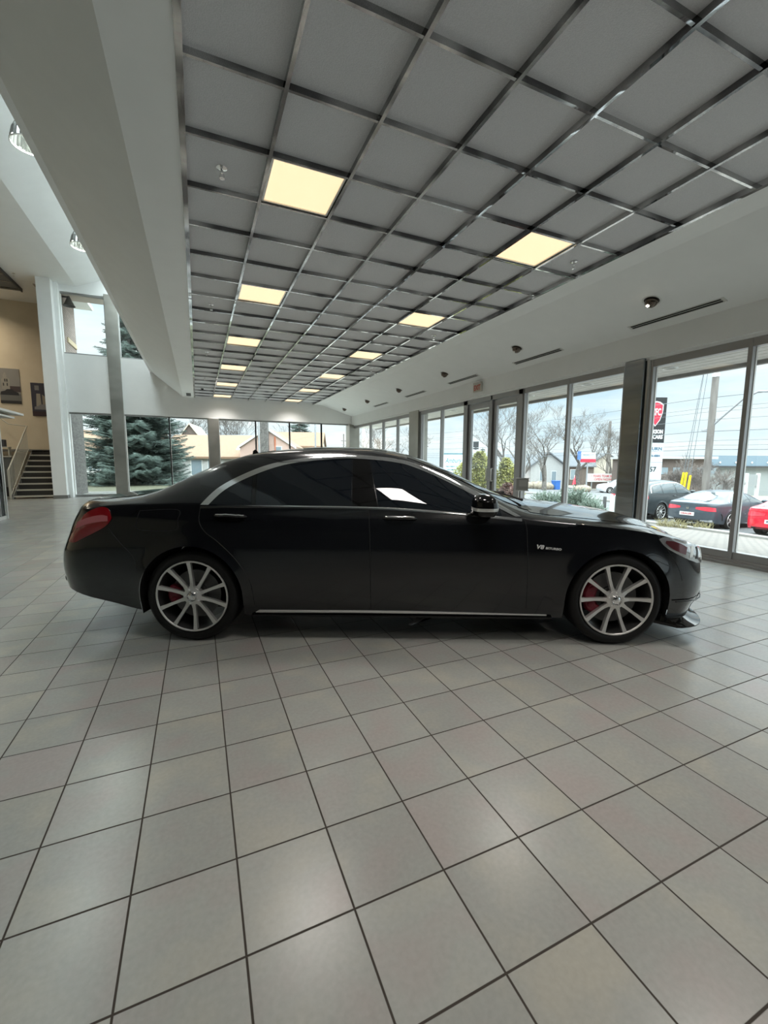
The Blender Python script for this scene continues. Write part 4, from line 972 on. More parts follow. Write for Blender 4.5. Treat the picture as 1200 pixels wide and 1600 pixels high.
SUV = dict(SED); SUV.update(hub=.37, arch=.42, axles=(0., 2.95), xr=[(.2, -.90), (.5, -.98), (.8, -.98), (1.1, -.95), (1.4, -.85)],
    W=[(-1.1, .92), (-.5, .96), (0, .97), (1.4, .955), (2.93, .965), (3.9, .9)], g=[(.2, .96), (.5, 1.), (.8, 1.), (1.0, .985), (1.15, .96), (1.4, .93)], sill=[(-1, .40), (-.4, .28), (3.9, .27)],
    zsh=[(-1.1, 1.14), (.3, 1.15), (2.0, 1.12), (2.5, 1.08), (3.1, 1.0), (3.9, .85)], zr=[(-1.1, 1.25), (-.85, 1.42), (-.5, 1.58), (0, 1.66), (.8, 1.69), (1.3, 1.66), (1.7, 1.55), (2.35, 1.16), (3.0, 1.07), (3.9, .88)],
    yr=[(-1.1, .72), (-.3, .66), (1.2, .64), (1.9, .68), (2.4, .76), (3.8, .7)], zc=[(-1.1, 1.3), (-.85, 1.50), (-.5, 1.64), (0, 1.70), (.8, 1.73), (1.3, 1.70), (1.7, 1.60), (2.45, 1.18), (3.0, 1.10), (3.8, .93)], xf=[(.15, 3.74), (.5, 3.80), (.9, 3.74), (1.1, 3.6)])
suv, SB = parked(SUV, 'suv', (cx+.25, 12.95, gz(18.9)), 0, 'dark green-grey SUV parked outside beyond the coupe', 'car', suvp, dict(
    side=[([(-.55, 1.20), (.05, 1.18)], [(-.42, 1.45), (.05, 1.53)]), ([(.12, 1.18), (.98, 1.17)], [(.12, 1.54), (.95, 1.57)]), ([(1.06, 1.17), (2.05, 1.15)], [(1.04, 1.57), (1.45, 1.52), (2.0, 1.19)])],
    trim=([(-.62, 1.19), (-.48, 1.46), (.1, 1.56), (.95, 1.60), (1.45, 1.55), (2.12, 1.17)], [(-.65, 1.20), (-.5, 1.48), (.1, 1.58), (.95, 1.62), (1.47, 1.57), (2.16, 1.18)]),
    seam=[(1.02, 1.14), (1.03, .7), (1.03, .4)], handle=(.85, 1.05), mirror=(1.95, 1.22), spokes=10,
    screens=[([(2.35, -.6), (1.65, -.52)], [(2.35, .6), (1.65, .52)])],
    rear=[([(-.90, .95), (-.45, .98)], [(-.88, 1.08), (-.45, 1.06)], 'tail_lamp', M['brightlens']), ([(.90, .95), (.45, .98)], [(.88, 1.08), (.45, 1.06)], 'tail_lamp', M['brightlens']), ([(-.6, 1.2), (.6, 1.2)], [(-.5, 1.5), (.5, 1.5)], 'rear_window', M['lotglass'])]))
HAT = dict(SED); HAT.update(axles=(0., 2.6), xB=3.0, xf=[(.15, 3.35), (.5, 3.45), (.9, 3.3)], xr=[(.2, -.75), (.6, -.82), (1.0, -.78), (1.4, -.6)], arch=.37, hub=.33,
    zsh=[(-1.1, 1.02), (.3, 1.02), (1.8, .98), (2.6, .9), (3.4, .78)], zr=[(-1, 1.1), (-.7, 1.3), (-.3, 1.48), (.4, 1.54), (1.0, 1.50), (1.5, 1.36), (2.1, 1.03), (2.7, .95), (3.5, .8)], zc=[(-1, 1.15), (-.7, 1.38), (-.3, 1.54), (.4, 1.59), (1.0, 1.56), (1.5, 1.43), (2.2, 1.06), (2.7, 1.0), (3.5, .85)],
    W=[(-1, .86), (0, .91), (1.4, .90), (2.6, .91), (3.5, .82)])
hp = at(949, 766, 46); hz = gz(hp.x); 
hat, HB = parked(HAT, 'hatchback', (hp.x+2.3, hp.y-.9, hz), PI-.42, 'white hatchback on the road seen left of the steel column', 'car', whp, dict(
    side=[([(-.3, 1.06), (.9, 1.05)], [(-.15, 1.38), (.9, 1.44)]), ([(.97, 1.05), (1.95, 1.02)], [(.97, 1.44), (1.3, 1.38), (1.9, 1.05)])],
    seam=[(.93, 1.0), (.95, .4)], handle=(.7, .93), mirror=(1.85, 1.06), spokes=7, screens=[([(2.1, -.55), (1.5, -.5)], [(2.1, .55), (1.5, .5)])], rear=[([(-.8, .8), (-.55, .8)], [(-.8, 1.0), (-.55, 1.0)], 'tail_lamp', M['brightlens'])],
    front=[([(-.8, .62), (-.5, .62)], [(-.8, .74), (-.5, .74)], 'head_lamp', M['headlens']), ([(.8, .62), (.5, .62)], [(.8, .74), (.5, .74)], 'head_lamp', M['headlens'])]))
# ---- vegetation
bark = noisy('bare_bark', (.085, .075, .066), (.16, .145, .13), 6., .9)
def bare_tree(base, h, spread, seed, label, depth=6, r0=None, lean=(0, 0), cat='tree', name='bare_tree', group=None, nb=3, m=None, fork=.22, rmin=.009):
    rr = random.Random(seed); e = empty(name, base, 0, label, cat, group); tr = MB(); br = MB()
    r0 = r0 or h*.022
    def grow(p, d, ln, r, k):
        n = 3; pts = [p]; rs = [r]; q = p.copy(); dd = d.copy()
        for i in range(n):
            dd = (dd+Vector((rr.uniform(-.2, .2), rr.uniform(-.2, .2), rr.uniform(-.04, .14)))).normalized(); q = q+dd*ln/n; pts.append(q.copy()); rs.append(max(r*(1-.42*(i+1)/n), rmin))
        (tr if k == depth else br).tube(pts, rs, 7 if k == depth else (5 if k > depth-3 else 3), cap=False, smooth=k > depth-2)
        if k == 0: return
        for i in range(nb if k > 1 else nb+1):
            a = rr.uniform(0, 2*PI); sp = rr.uniform(.45, .95)*spread
            side = Vector((math.cos(a), math.sin(a), 0)); nd = (dd+side*sp+Vector((0, 0, .12))).normalized(); j = n if i < 2 else rr.choice((1, 2))
            grow(pts[j], nd, ln*rr.uniform(.62, .84), rs[j]*.72, k-1)
    grow(Vector((0, 0, 0)), Vector((lean[0], lean[1], 1)).normalized(), h*fork, r0, depth)
    tr.build('trunk', m or bark, e, fixn=False); br.build('branches', m or bark, e, fixn=False); return e
def put(px, py, d): p = at(px, py, d); return Vector((p.x, p.y, gz(p.x) if p.y < 19 or p.x > 7 else -.1))
bare_tree(put(815, 745, 52), 14., 1.15, 3, 'broad bare tree behind the dark roofed house beyond the road', nb=3)
bare_tree(put(851, 745, 46), 12.5, 1.2, 5, 'bare tree in front of the pale gabled house beyond the road')
bare_tree(put(788, 745, 60), 17., 1.0, 11, 'tall bare tree seen through the right glass door')
bare_tree(put(905, 742, 50), 14.5, 1.1, 8, 'bare tree rising behind the blue and white road sign')
bare_tree(put(955, 745, 56), 12.5, 1.15, 21, 'bare tree behind the long white banner')
bare_tree(put(590, 740, 34), 8.5, 1.1, 31, 'bare tree seen through the far end of the right window wall', 5)
bare_tree(put(632, 740, 38), 8.5, 1.1, 37, 'bare tree just left of the far steel column outside', 5)
for k, (px, d, h, sd) in enumerate(((1052, 26, 3.1, 41), (1072, 27, 3.6, 42), (1092, 25.5, 3.2, 43), (1118, 27, 3.4, 44), (1036, 29, 2.8, 46))):
    bare_tree(put(px, 770, d), h, 1.25, sd, ['twiggy bare shrub right of the pylon sign', 'tall twiggy bare shrub behind the yellow wire guards', 'twiggy bare shrub left of the utility pole foot', 'twiggy bare shrub right of the utility pole', 'low twiggy shrub just beside the pylon sign foot'][k], 5, .03, name='bare_shrub', cat='shrub', group='bare shrubs by the parking lot', nb=4, fork=.3, m=noisy('shrub_bark', (.13, .11, .10), (.22, .19, .17), 6., .9), rmin=.0055)
def leafy(base, rx, rz_, n, leaf, m, label, seed, cat='shrub', name='leafy_shrub', tall=1.):
    """rounded bush of many small leaves over a few stems"""
    rr = random.Random(seed); e = empty(name, base, 0, label, cat); b = MB(); st_ = MB()
    for _ in range(n):
        a = rr.uniform(0, 2*PI); u = rr.uniform(0, 1); v = rr.uniform(.0, 1)**.5
        r = rx*math.sin(PI*min(1, .12+.83*u)**.8)*v*rr.uniform(.75, 1.08); z = rz_*u
        c = Vector((r*math.cos(a), r*math.sin(a), z)); d = Vector((rr.uniform(-1, 1), rr.uniform(-1, 1), rr.uniform(-.3, 1))).normalized(); s = d.orthogonal().normalized()*leaf*.35; d = d*leaf*rr.uniform(.7, 1.3)
        b.add([c-s, c+d*.5-s*.2+d.cross(s)*.3, c+d, c+s], [(0, 1, 2), (0, 2, 3)])
    for _ in range(9):
        a = rr.uniform(0, 2*PI); st_.tube([(0, 0, 0), (rx*.3*math.cos(a), rx*.3*math.sin(a), rz_*.5), (rx*.6*math.cos(a), rx*.6*math.sin(a), rz_*.85)], [.025, .015, .006], 4)
    b.build('foliage', m, e, fixn=False); st_.build('stems', bark, e); return e
gold = noisy('golden_leaf', (.26, .27, .07), (.42, .40, .12), 12., .7); russet = noisy('russet_twig', (.24, .12, .10), (.38, .24, .20), 14., .8); bluegreen = noisy('juniper_leaf', (.10, .14, .11), (.24, .29, .24), 10., .7)
leafy(put(748, 770, 14.5), .85, 1.95, 5200, .085, gold, 'golden green shrub outside the left glass door', 1)
leafy(put(789, 770, 13.5), .62, 1.75, 3600, .08, gold, 'golden green shrub outside the right glass door', 2)
leafy(put(724, 760, 17.5), .8, 1.7, 3000, .085, gold, 'golden green shrub beside the left door jamb outside', 9)
leafy(put(793, 778, 12.2), .55, .95, 3200, .07, russet, 'low russet shrub below the golden one outside the door', 3)
def juniper(base, rx, h, seed, label):
    rr = random.Random(seed); e = empty('juniper_bush', base, 0, label, 'shrub'); b = MB()
    for _ in range(420):
        a = rr.uniform(0, 2*PI); el = rr.uniform(.05, 1.3); ln = rr.uniform(.55, 1.)
        tip = Vector((rx*math.cos(a)*math.cos(el), rx*math.sin(a)*math.cos(el), h*math.sin(el)))*ln; s0 = tip*.35
        b.tube([s0, (s0+tip)*.5+Vector((0, 0, .04)), tip], [.006, .022, .003], 3, cap=False, smooth=False)
        for _ in range(7):
            t = rr.uniform(.3, 1.); p = s0.lerp(tip, t); d = (tip.normalized()+Vector((rr.uniform(-1, 1), rr.uniform(-1, 1), rr.uniform(-.2, 1)))*.8).normalized()*rr.uniform(.08, .16)
            b.tube([p, p+d*.5, p+d], [.004, .014, .002], 3, cap=False, smooth=False)
    b.build('foliage', bluegreen, e, fixn=False); return e
juniper(put(857, 786, 17.5), 1.0, .98, 4, 'low spreading juniper left of the window mullion'); juniper(put(897, 788, 17), 1.2, 1.25, 5, 'wider mounded juniper right of the window mullion'); juniper(put(922, 794, 16), .7, .75, 6, 'small flat juniper beside the white post')
needle = noisy('spruce_needles', (.012, .028, .022), (.045, .085, .068), 3., .8); needleb = noisy('blue_spruce_needles', (.018, .028, .022), (.13, .18, .155), 5., .8)
def spruce(base, h, rad, seed, label, levels=44, per=11, m=needle, z0=.4):
    rr = random.Random(seed); e = empty('spruce', base, 0, label, 'tree'); tr = MB(); tr.tube([(0, 0, 0), (0, 0, h*.5), (0, 0, h)], [h*.022, h*.014, .02], 8); tr.build('trunk', bark, e); b = MB()
    for i in range(levels):
        t = i/levels; z = z0+(h-z0)*t; R1 = rad*(1-t)**.85
        for k in range(per):
            a = rr.uniform(0, 2*PI); ln = R1*rr.uniform(.75, 1.1)+.1; ca, sa = math.cos(a), math.sin(a); dr = ln*rr.uniform(.10, .30)
            P = lambda q: Vector((ca*ln*q, sa*ln*q, z-dr*math.sin(q*PI*.62)+.10*ln*q*q)); side = Vector((-sa, ca, 0))
            b.tube([P(.1), P(.5), P(1.)], [.05, .045, .008], 3, cap=False, smooth=False)
            nt_ = max(8, int(ln*24))
            for j in range(nt_):
                q = .22+.78*(j+.5)/nt_; tl = (.42*ln*(1.05-q)+.13)*rr.uniform(.7, 1.15); p = P(q)
                for s_ in (-1, 1):
                    d = (side*s_*.9+Vector((ca, sa, 0))*.65+Vector((0, 0, rr.uniform(-.5, .12)))).normalized()*tl*rr.uniform(.8, 1.15); b.tube([p, p+d*.45+Vector((0, 0, -.02)), p+d], [.006, .013, .002], 3, cap=False, smooth=False)
    b.build('foliage', m, e, fixn=False); return e
p = at(214, 740, 26.5); spruce((p.x, p.y, -.1), 12.5, 3.6, 12, 'large dark spruce close outside the left back windows', 62, 13, needleb)
p = at(468, 700, 52); spruce((p.x, p.y, -1.), 10.5, 2.6, 13, 'distant green conifer right of the pink gabled house', 36, 8, needleb)
p = at(753, 735, 44); spruce((p.x, p.y, gz(p.x)), 4.2, 1.1, 14, 'small distant conifer seen through the left glass door', 24, 7, needle)
for k, (px, d, h, sd) in enumerate(((352, 60, 13, 51), (372, 64, 14, 52), (328, 55, 12, 53), (440, 66, 13, 54), (305, 58, 12, 55))):
    p = at(px, 700, d); bare_tree((p.x, p.y, -.5), h, 1., sd, ['bare tree behind the orange roof right of the back column', 'bare tree left of the pink gable', 'bare tree behind the steel back column', 'bare tree behind the pink gabled house', 'bare tree between the spruce and the back column'][k], 6, group='bare trees behind the back houses')
for k, (px, d) in enumerate(((500, 44), (524, 46), (546, 44))):
    p = at(px, 700, d); leafy((p.x, p.y, -.2), 1.9, 3.1-.3*(k % 2), 2400, .16, noisy('dull_hedge', (.20, .22, .19), (.36, .38, .34), 6., .8), ['left part of the distant grey hedge in the corner windows', 'middle bush of the distant grey hedge in the corner windows', 'right bush of the distant grey hedge in the corner windows'][k], 60+k, name='hedge_bush')
# dry grass tufts by the parked cars
for k, (px, d) in enumerate(((1034, 15.6), (1044, 15.4), (1053, 15.5), (1066, 15.3), (1092, 15.2), (1105, 15.1))):
    p = at(px, 815, d); rr = random.Random(90+k); b = MB()
    for _ in range(46):
        a = rr.uniform(0, 2*PI); q = Vector((rr.uniform(-.15, .15), rr.uniform(-.15, .15), 0)); t = q+Vector((.16*math.cos(a), .16*math.sin(a), rr.uniform(.12, .34))); b.tube([q, (q+t)*.5+Vector((0, 0, .05)), t], [.007, .005, .002], 3, cap=False)
    o = b.build('grass_tuft', mat('dry_grass', (.26, .23, .12), .8), None, loc=(p.x, p.y, gz(p.x)+.02)); tag(o, '%s tuft of dry grass from the left along the parking kerb' % ordn[k] if k else 'leftmost tuft of dry grass along the parking kerb', 'grass tuft', 'dry grass tufts on the kerb')
# ---- houses
def house(base, w_, d_, he, hr, rz, label, wm, rm, axis='x', over=.35, wins=(), name='house', door=None):
    """gable house; ridge along local x or y"""
    base = (base[0]-math.sin(rz)*d_/2, base[1]+math.cos(rz)*d_/2, base[2])      # base = middle of the front wall
    e = empty(name, base, rz, label, 'house')
    b = MB()
    if axis == 'x': b.prism([(-d_/2, -2), (d_/2, -2), (d_/2, he), (0, hr), (-d_/2, he)], -w_/2, w_/2, 'x')
    else: b.prism([(-w_/2, -2), (w_/2, -2), (w_/2, he), (0, hr), (-w_/2, he)], -d_/2, d_/2, 'y')
    b.build('walls', wm, e); b = MB(); t = .16
    hw = d_/2 if axis == 'x' else w_/2; ln = (w_ if axis == 'x' else d_)/2+over; k = (hr-he)/hw
    for s_ in (-1, 1):
        q = [(0, hr+.02), (s_*(hw+over), he-k*over+.02), (s_*(hw+over), he-k*over+.02+t), (0, hr+.02+t)]
        b.prism(q, -ln, ln, 'x' if axis == 'x' else 'y')
    b.build('roof', rm, e)
    for f, (u, z, ww, hh) in wins:
        m_ = mat('house_window', (.20, .25, .28), .1, coat=1.); fr = MB(); gl = MB()
        if f == 'y': fr.box(u-ww/2-.07, u+ww/2+.07, -d_/2-.04, -d_/2, z-.07, z+hh+.07); gl.box(u-ww/2, u+ww/2, -d_/2-.06, -d_/2-.04, z, z+hh)
        else: fr.box(-w_/2-.04, -w_/2, u-ww/2-.07, u+ww/2+.07, z-.07, z+hh+.07); gl.box(-w_/2-.06, -w_/2-.04, u-ww/2, u+ww/2, z, z+hh)
        o = fr.build('window', mat('trim_white', (.62, .62, .60), .5), e); gl.build('pane', m_, o)
    return e
pink = noisy('pale_brick', (.48, .33, .28), (.56, .41, .35), 20., .8); orange = noisy('orange_shingle', (.19, .115, .07), (.28, .19, .13), 24., .9); tan = noisy('tan_siding', (.45, .40, .33), (.52, .47, .40), 10., .8)
sid = noisy('white_siding', (.40, .40, .39), (.46, .46, .45), 8., .7); slate = noisy('slate_shingle', (.10, .11, .12), (.17, .18, .19), 20., .9); brown = noisy('brown_wall', (.10, .078, .068), (.15, .12, .105), 12., .9)
def hb(px, py, d): p = at(px, py, d); return (p.x, p.y, -.1 if p.x < 16 else gz(p.x))
p = at(417, 673, 34); g_ = house((p.x, p.y, -.1), 4.3, 8, 2.55, 3.95, -.32, 'pink brick gabled house with stone chimney seen over the car roof', pink, orange, 'y', .12, [('y', (.85, 1.6, .5, 1.0))])
b = MB(); b.box(-.42, .16, -4.7, -4.1, -.1, 4.9); b.build('chimney', noisy('fieldstone', (.08, .075, .07), (.17, .16, .15), 9., .9), g_, bevel=.03)
b = MB(); b.tube([(.62, -4.05, 3.4), (.62, -4.08, 0)], .06, 8); b.build('downpipe', mat('orange_pipe', (.45, .14, .07), .5), g_)
for s_ in (-1, 1): b = MB(); b.prism([(0, 3.95), (s_*2.3, 2.44), (s_*2.3, 2.62), (0, 4.16)], -4.16, -4.10, 'y'); b.build('barge_board', mat('trim_white'), g_)
p = at(338, 713, 35); a_ = house((p.x, p.y, -.1), 9.0, 8, 1.75, 3.6, -.33, 'low white house with orange shingle roof and two skylights', sid, orange, 'x', .3, [('y', (-1.6, .3, .8, 1.2)), ('y', (-.4, .3, .5, 1.3)), ('y', (1.5, .4, .8, 1.0))])
for u in (1.35, 3.0):
    MB().prism([(-3.0, 2.32), (-2.2, 2.69), (-2.2, 2.78), (-3.0, 2.41)], u, u+.7, 'x').build('skylight', mat('skylight_pale', (.62, .60, .55), .3), a_)
p = at(465, 690, 42); house((p.x, p.y, -.1), 4.6, 5, 2.9, 4.3, -.35, 'small tan house with orange roof right of the pink gable', tan, orange, 'x', .2)
p = at(362, 690, 55); house((p.x, p.y, -.1), 9, 8, 3.3, 4.9, -.3, 'grey roofed house in the distance behind the orange roof', brown, slate, 'x', .4)
p = at(297, 690, 47); house((p.x, p.y, -.1), 3.2, 6, 3.2, 5.4, -.2, 'narrow dark gabled house just right of the spruce', brown, tan, 'y', .2)
p = at(168, 720, 42); house((p.x, p.y, -.1), 9, 8, 2.2, 4.4, -.1, 'pale house with orange roof glimpsed through the spruce branches', sid, orange, 'x', .3, [('y', (-1, .4, 1.2, 1.0)), ('y', (1.6, .4, 1.0, 1.0))])
b = MB()
fe = empty('picket_fence', (at(168, 700, 36).x-3, at(168, 700, 36).y, -.1), -.1, 'white picket fence glimpsed behind the spruce', 'fence')
for k in range(26): MB().box(.3*k, .3*k+.10, 0, .03, 0, 1.9).build('picket', mat('trim_white'), fe)
MB().box(0, 7.9, .03, .06, .5, .6).build('rail', mat('trim_white'), fe); MB().box(0, 7.9, .03, .06, 1.4, 1.5).build('rail', mat('trim_white'), fe)
# brick wing of the building outside the left windows, with overhang and wall light
stone = noisy('split_stone', (.075, .07, .065), (.13, .125, .115), 5., .9, .3, 6., (1, 1, 3))
brk = mat('pale_wall_brick', (.3, .25, .22), .85); tcb = N(brk, 'ShaderNodeTexCoord'); mpb = N(brk, 'ShaderNodeMapping'); mpb.inputs['Rotation'].default_value = (0, PI/2, 0); brt = N(brk, 'ShaderNodeTexBrick')
for k_, v_ in (('Scale', 1.), ('Brick Width', .25), ('Row Height', .09), ('Mortar Size', .008)): brt.inputs[k_].default_value = v_
brt.inputs['Color1'].default_value = (.34, .27, .23, 1); brt.inputs['Color2'].default_value = (.27, .22, .19, 1); brt.inputs['Mortar'].default_value = (.15, .14, .13, 1)
sxb = N(brk, 'ShaderNodeSeparateXYZ'); cxb = N(brk, 'ShaderNodeCombineXYZ'); L(brk, tcb.outputs['Object'], sxb.inputs[0]); L(brk, sxb.outputs['Y'], cxb.inputs[0]); L(brk, sxb.outputs['Z'], cxb.inputs[1]); L(brk, cxb.outputs[0], brt.inputs['Vector']); L(brk, brt.outputs['Color'], brk.node_tree.nodes['Principled BSDF'].inputs['Base Color'])
b = MB(); b.box(-4.9, -4.28, 19.25, 21.4, -.1, 3.9); S('wall_wing', b, stone); b = MB(); b.box(-4.9, -4.30, 19.25, 21.4, 3.9, 8.6); S('wall_wing', b, brk); b = MB(); b.box(-4.9, -4.26, 20.0, 21.3, 5.78, 5.95); S('trim_13', b, mat('lintel_buff', (.55, .45, .30), .7))
b = MB(); b.box(-5.0, -1.3, 19.2, 20.5, 7.42, 7.7); S('roof_overhang', b, mat('overhang_buff', (.45, .40, .35), .7))
e = empty('wall_light', (-4.10, 19.75, 7.0), 0, 'dark cone shaped outdoor wall light at the upper left window corner', 'wall light')
MB().lathe([(.03, .35), (.16, .05), (.20, 0), (.18, 0), (.02, .3)], 20).build('shade', mat('dark_trim'), e); MB().box(-.2, 0, -.03, .03, .28, .34).build('bracket', mat('dark_trim'), e)
# ---- pole, wires, guy guards
wood = noisy('weathered_pole', (.14, .125, .115), (.21, .195, .18), 5., .9, 0, 4., (1, 1, .2)); cable = mat('cable', (.13, .145, .155), .6)
PX, PY = at(1108, 700, 22).x, at(1108, 700, 22).y; pzb = gz(PX)
e = empty('utility_pole', (PX, PY, pzb), 0, 'tall weathered wooden utility pole right of the pylon sign', 'utility pole')
MB().tube([(0, 0, 0), (0, 0, 6), (0, 0, 13)], [.17, .155, .13], 14).build('pole', wood, e); MB().lathe([(.158, 7.0), (.168, 7.0), (.168, 7.25), (.158, 7.25)], 16, close=True).build('band', alul, e)
b = MB(); b.tube([(0, .35, 4.35), (0, .05, 4.45), (0, -.5, 5.0), (0, -1.3, 5.75), (0, -1.9, 6.02), (0, -2.4, 5.95)], .05, 8); b.build('lamp_arm', mat('arm_grey', (.30, .31, .32), .5), e)
MB().sphere((0, -2.6, 5.92), .13, .8, 2.0, .5).build('lamp_head', mat('arm_grey'), e)
MB().box(-.10, .10, -.05, .4, 4.30, 4.38).build('bracket', mat('arm_grey'), e)
whi = [(620, .0), (636, .0), (641, .4), (655, -.3), (672, .3), (687, 0), (694, .4), (701, 0)]
for k, (py, dx) in enumerate(whi):
    z = at(1112, py, 22).z+.0; b = MB(); pts = []
    for i in range(25):
        y = -18+i*6.5; sag = .5*(1-((y-PY)/80.)**2) if False else -.35*math.sin(PI*((y-PY) % 40)/40); pts.append((PX+dx+.25, y, z+sag))
    b.tube(pts, .009 if k not in (0, 4, 7) else .015, 4); o = b.build('overhead_wire', cable, None, fixn=False)
    tag(o, 'thin overhead cable along the road, %s from the top' % ['first', 'second', 'third', 'fourth', 'fifth', 'sixth', 'seventh', 'eighth'][k], 'cable', 'overhead cables along the road')
for k, (gx, gd, z1) in enumerate(((1058, 22.5, 10.2), (1064, 22.2, 11.0), (1071, 21.8, 9.2))):
    a = at(gx, 775, gd); a.z = gz(a.x); top_ = Vector((PX-.1, PY+.1, z1))
    e = empty('guy_wire', tuple(a), 0, ['left guy wire with yellow guard behind the parked cars', 'middle guy wire with yellow guard behind the parked cars', 'right guy wire with shorter yellow guard behind the parked cars'][k], 'guy wire', 'guy wires of the utility pole'); d = (top_-a)
    MB().tube([(0, 0, 0), d], .014, 4).build('wire', cable, e); MB().tube([d.normalized()*.1, d.normalized()*(2.15 if k < 2 else 2.0)], .055, 8).build('guard', mat('guard_yellow', (.75, .52, .01), .5), e)
p = at(664, 715, 60); e = empty('utility_pole', (p.x, p.y, -1.5), 0, 'distant thin pole seen in the first bay left of the doors', 'utility pole'); MB().tube([(0, 0, 0), (0, 0, 5.8)], .11, 8).build('pole', wood, e); MB().box(-.5, .5, -.05, .05, 5.0, 5.1).build('cross_arm', wood, e)
p = at(951, 700, 58); e = empty('utility_pole', (p.x, p.y, -2), 0, 'distant utility pole among bare trees left of the steel column', 'utility pole'); MB().tube([(0, 0, 0), (0, 0, 9.0)], [.2, .16], 8).build('pole', wood, e)
for px, lab in ((405, 'thin grey post outside beside the pink gable'), (493, 'thin grey post outside near the corner windows')):
    p = at(px, 700, 24); o = MB().cyl((0, 0, 0), (0, 0, 7.5), .05, n=8).build('lamp_post', mat('arm_grey'), None, loc=(p.x, p.y, -.1)); tag(o, lab, 'post')
p = at(537, 700, 60); e = empty('utility_pole', (p.x, p.y, -1), 0, 'distant pole seen in the corner back window', 'utility pole'); MB().tube([(0, 0, 0), (0, 0, 6.2)], .10, 8).build('pole', wood, e); MB().box(-.4, .4, -.04, .04, 5.2, 5.3).build('cross_arm', wood, e)
# ---- signs
blk = mat('sign_black', (.018, .02, .022), .4); swh = mat('sign_pale', (.66, .74, .78), .5); lett = mat('sign_letter_white', (.85, .85, .85), .5); sred = mat('sign_red', (.62, .03, .06), .5); sblue = mat('sign_blue_grey', (.10, .16, .22), .5)
# pylon: faces the showroom (-x side), nearest vertical edge at right
pr = at(1043, 621, 26); pl_w = 1.4; pd = Vector((-.40, .9165, 0)); pdir = Vector((-CR.x, -CR.y, 0)).normalized()   # sign runs to the left of its right edge
pn = Vector((pdir.y, -pdir.x, 0)); pn = pn if pn.dot(Vector((-1, -.6, 0))) > 0 else -pn
zt = pr.z; zg = gz(pr.x)
e = empty('pylon_sign', (pr.x, pr.y, zg), math.atan2(-pdir.y, -pdir.x), 'tall black and white pylon sign with red shield partly behind the window frame', 'sign')
# local: x to the right (away from pdir), sign spans x from -pl_w to 0, front face at -y
Ht = zt-zg
MB().box(-pl_w, 0, -.0, .4, Ht-2.75, Ht).build('upper_panel', blk, e); MB().box(-pl_w, 0, 0, .4, 0, Ht-2.75).build('lower_panel', swh, e)
MB().box(-pl_w, 0, -.004, 0, Ht-3.98, Ht-3.94).build('divider', mat('arm_grey'), e)
sh = [(-.48, .62), (-.25, .78), (0, .84), (.25, .78), (.48, .62), (.46, .1), (.30, -.42), (0, -.82), (-.30, -.42), (-.46, .1)]
cx_, cz_ = -.64, Ht-1.0
MB().prism([(cx_+q[0]*.90, cz_+q[1]*.92) for q in sh], -.03, 0, 'y').build('shield_border', lett, e); MB().prism([(cx_+q[0]*.79, cz_+q[1]*.83) for q in sh], -.045, -.03, 'y').build('shield', sred, e)
T_ = lambda s, size, x, z, m_, w_=None, al='CENTER', y=-.006: text_mesh('lettering', s, size, m_, e, frame_mat((x, y, z), (1, 0, 0), (0, 0, 1)), .004, .012, width=w_, align=al)
T_('CFC', .58, cx_, cz_+.1, lett, .56, y=-.052); T_('CLARKSON', .32, cx_-.07, Ht-2.08, lett, 1.20); T_('FINE CARS', .32, cx_-.07, Ht-2.40, lett, 1.20)
T_('RETURN', .26, cx_-.02, Ht-3.12, sblue, 1.15); T_('905-844-4884', .18, cx_-.08, Ht-3.55, sblue, 1.10); T_('357', .42, cx_-.02, Ht-4.40, blk, .62)
def board(px0, px1, py0, py1, d, label, faces, name='road_sign', posts=2, m=swh, th=.15, pm=None):
    a, b_ = at(px0, (py0+py1)/2, d), at(px1, (py0+py1)/2, d); zt_, zb_ = at((px0+px1)/2, py0, d).z, at((px0+px1)/2, py1, d).z
    w_ = (b_-a).length; c = (a+b_)/2; dr = (b_-a); zg = gz(c.x) if c.x > 6.9 else -.1
    e = empty(name, (c.x, c.y, zg), math.atan2(dr.y, dr.x), label, 'sign'); MB().box(-w_/2, w_/2, 0, th, zb_-zg, zt_-zg).build('panel', m, e)
    for k in range(posts):
        x = (-w_*.35+w_*.7*k) if posts > 1 else 0; MB().box(x-.06, x+.06, th*.3, th*.7+.05, 0, zb_-zg).build('post', pm or mat('arm_grey'), e)
    return e, w_, zb_-zg, zt_-zg
def tx(e, s, size, x, z, m_, w_=None, y=-.006, shear=0.): return text_mesh('lettering', s, size, m_, e, frame_mat((x, y, z), (1, 0, 0), (0, 0, 1)), .003, .004, width=w_, shear=shear)
teal = mat('sign_teal', (.10, .22, .26), .5)
e, w_, z0, z1 = board(691, 733, 709, 745, 26, 'pale sign board with script lettering behind the window left of the doors', None)
tx(e, 'Ambury C', .42, -.02, z1-.42, teal, w_*.8, shear=.35); MB().box(-w_/2, w_/2, -.02, .17, z1-.04, z1+.03).build('top_rail', teal, e)
for k in range(3): tx(e, 'TREATMENT AND CARE', .12, -.05, z1-.78-.2*k, teal, w_*(.7-.1*k))
e, w_, z0, z1 = board(908, 931, 707, 717, 48, 'white blue and red business sign on a pole beyond the road', None, posts=1); tx(e, 'REALTY', .30, 0, (z0+z1)/2+.05, sblue, w_*.7)
MB().box(-w_/2, w_/2, -.02, .15, z0-.38, z0).build('red_strip', sred, e); MB().box(-w_/2-.35, -w_/2, -.02, .15, z0-.1, z1+.15).build('blue_end', mat('end_blue', (.08, .18, .45), .5), e)
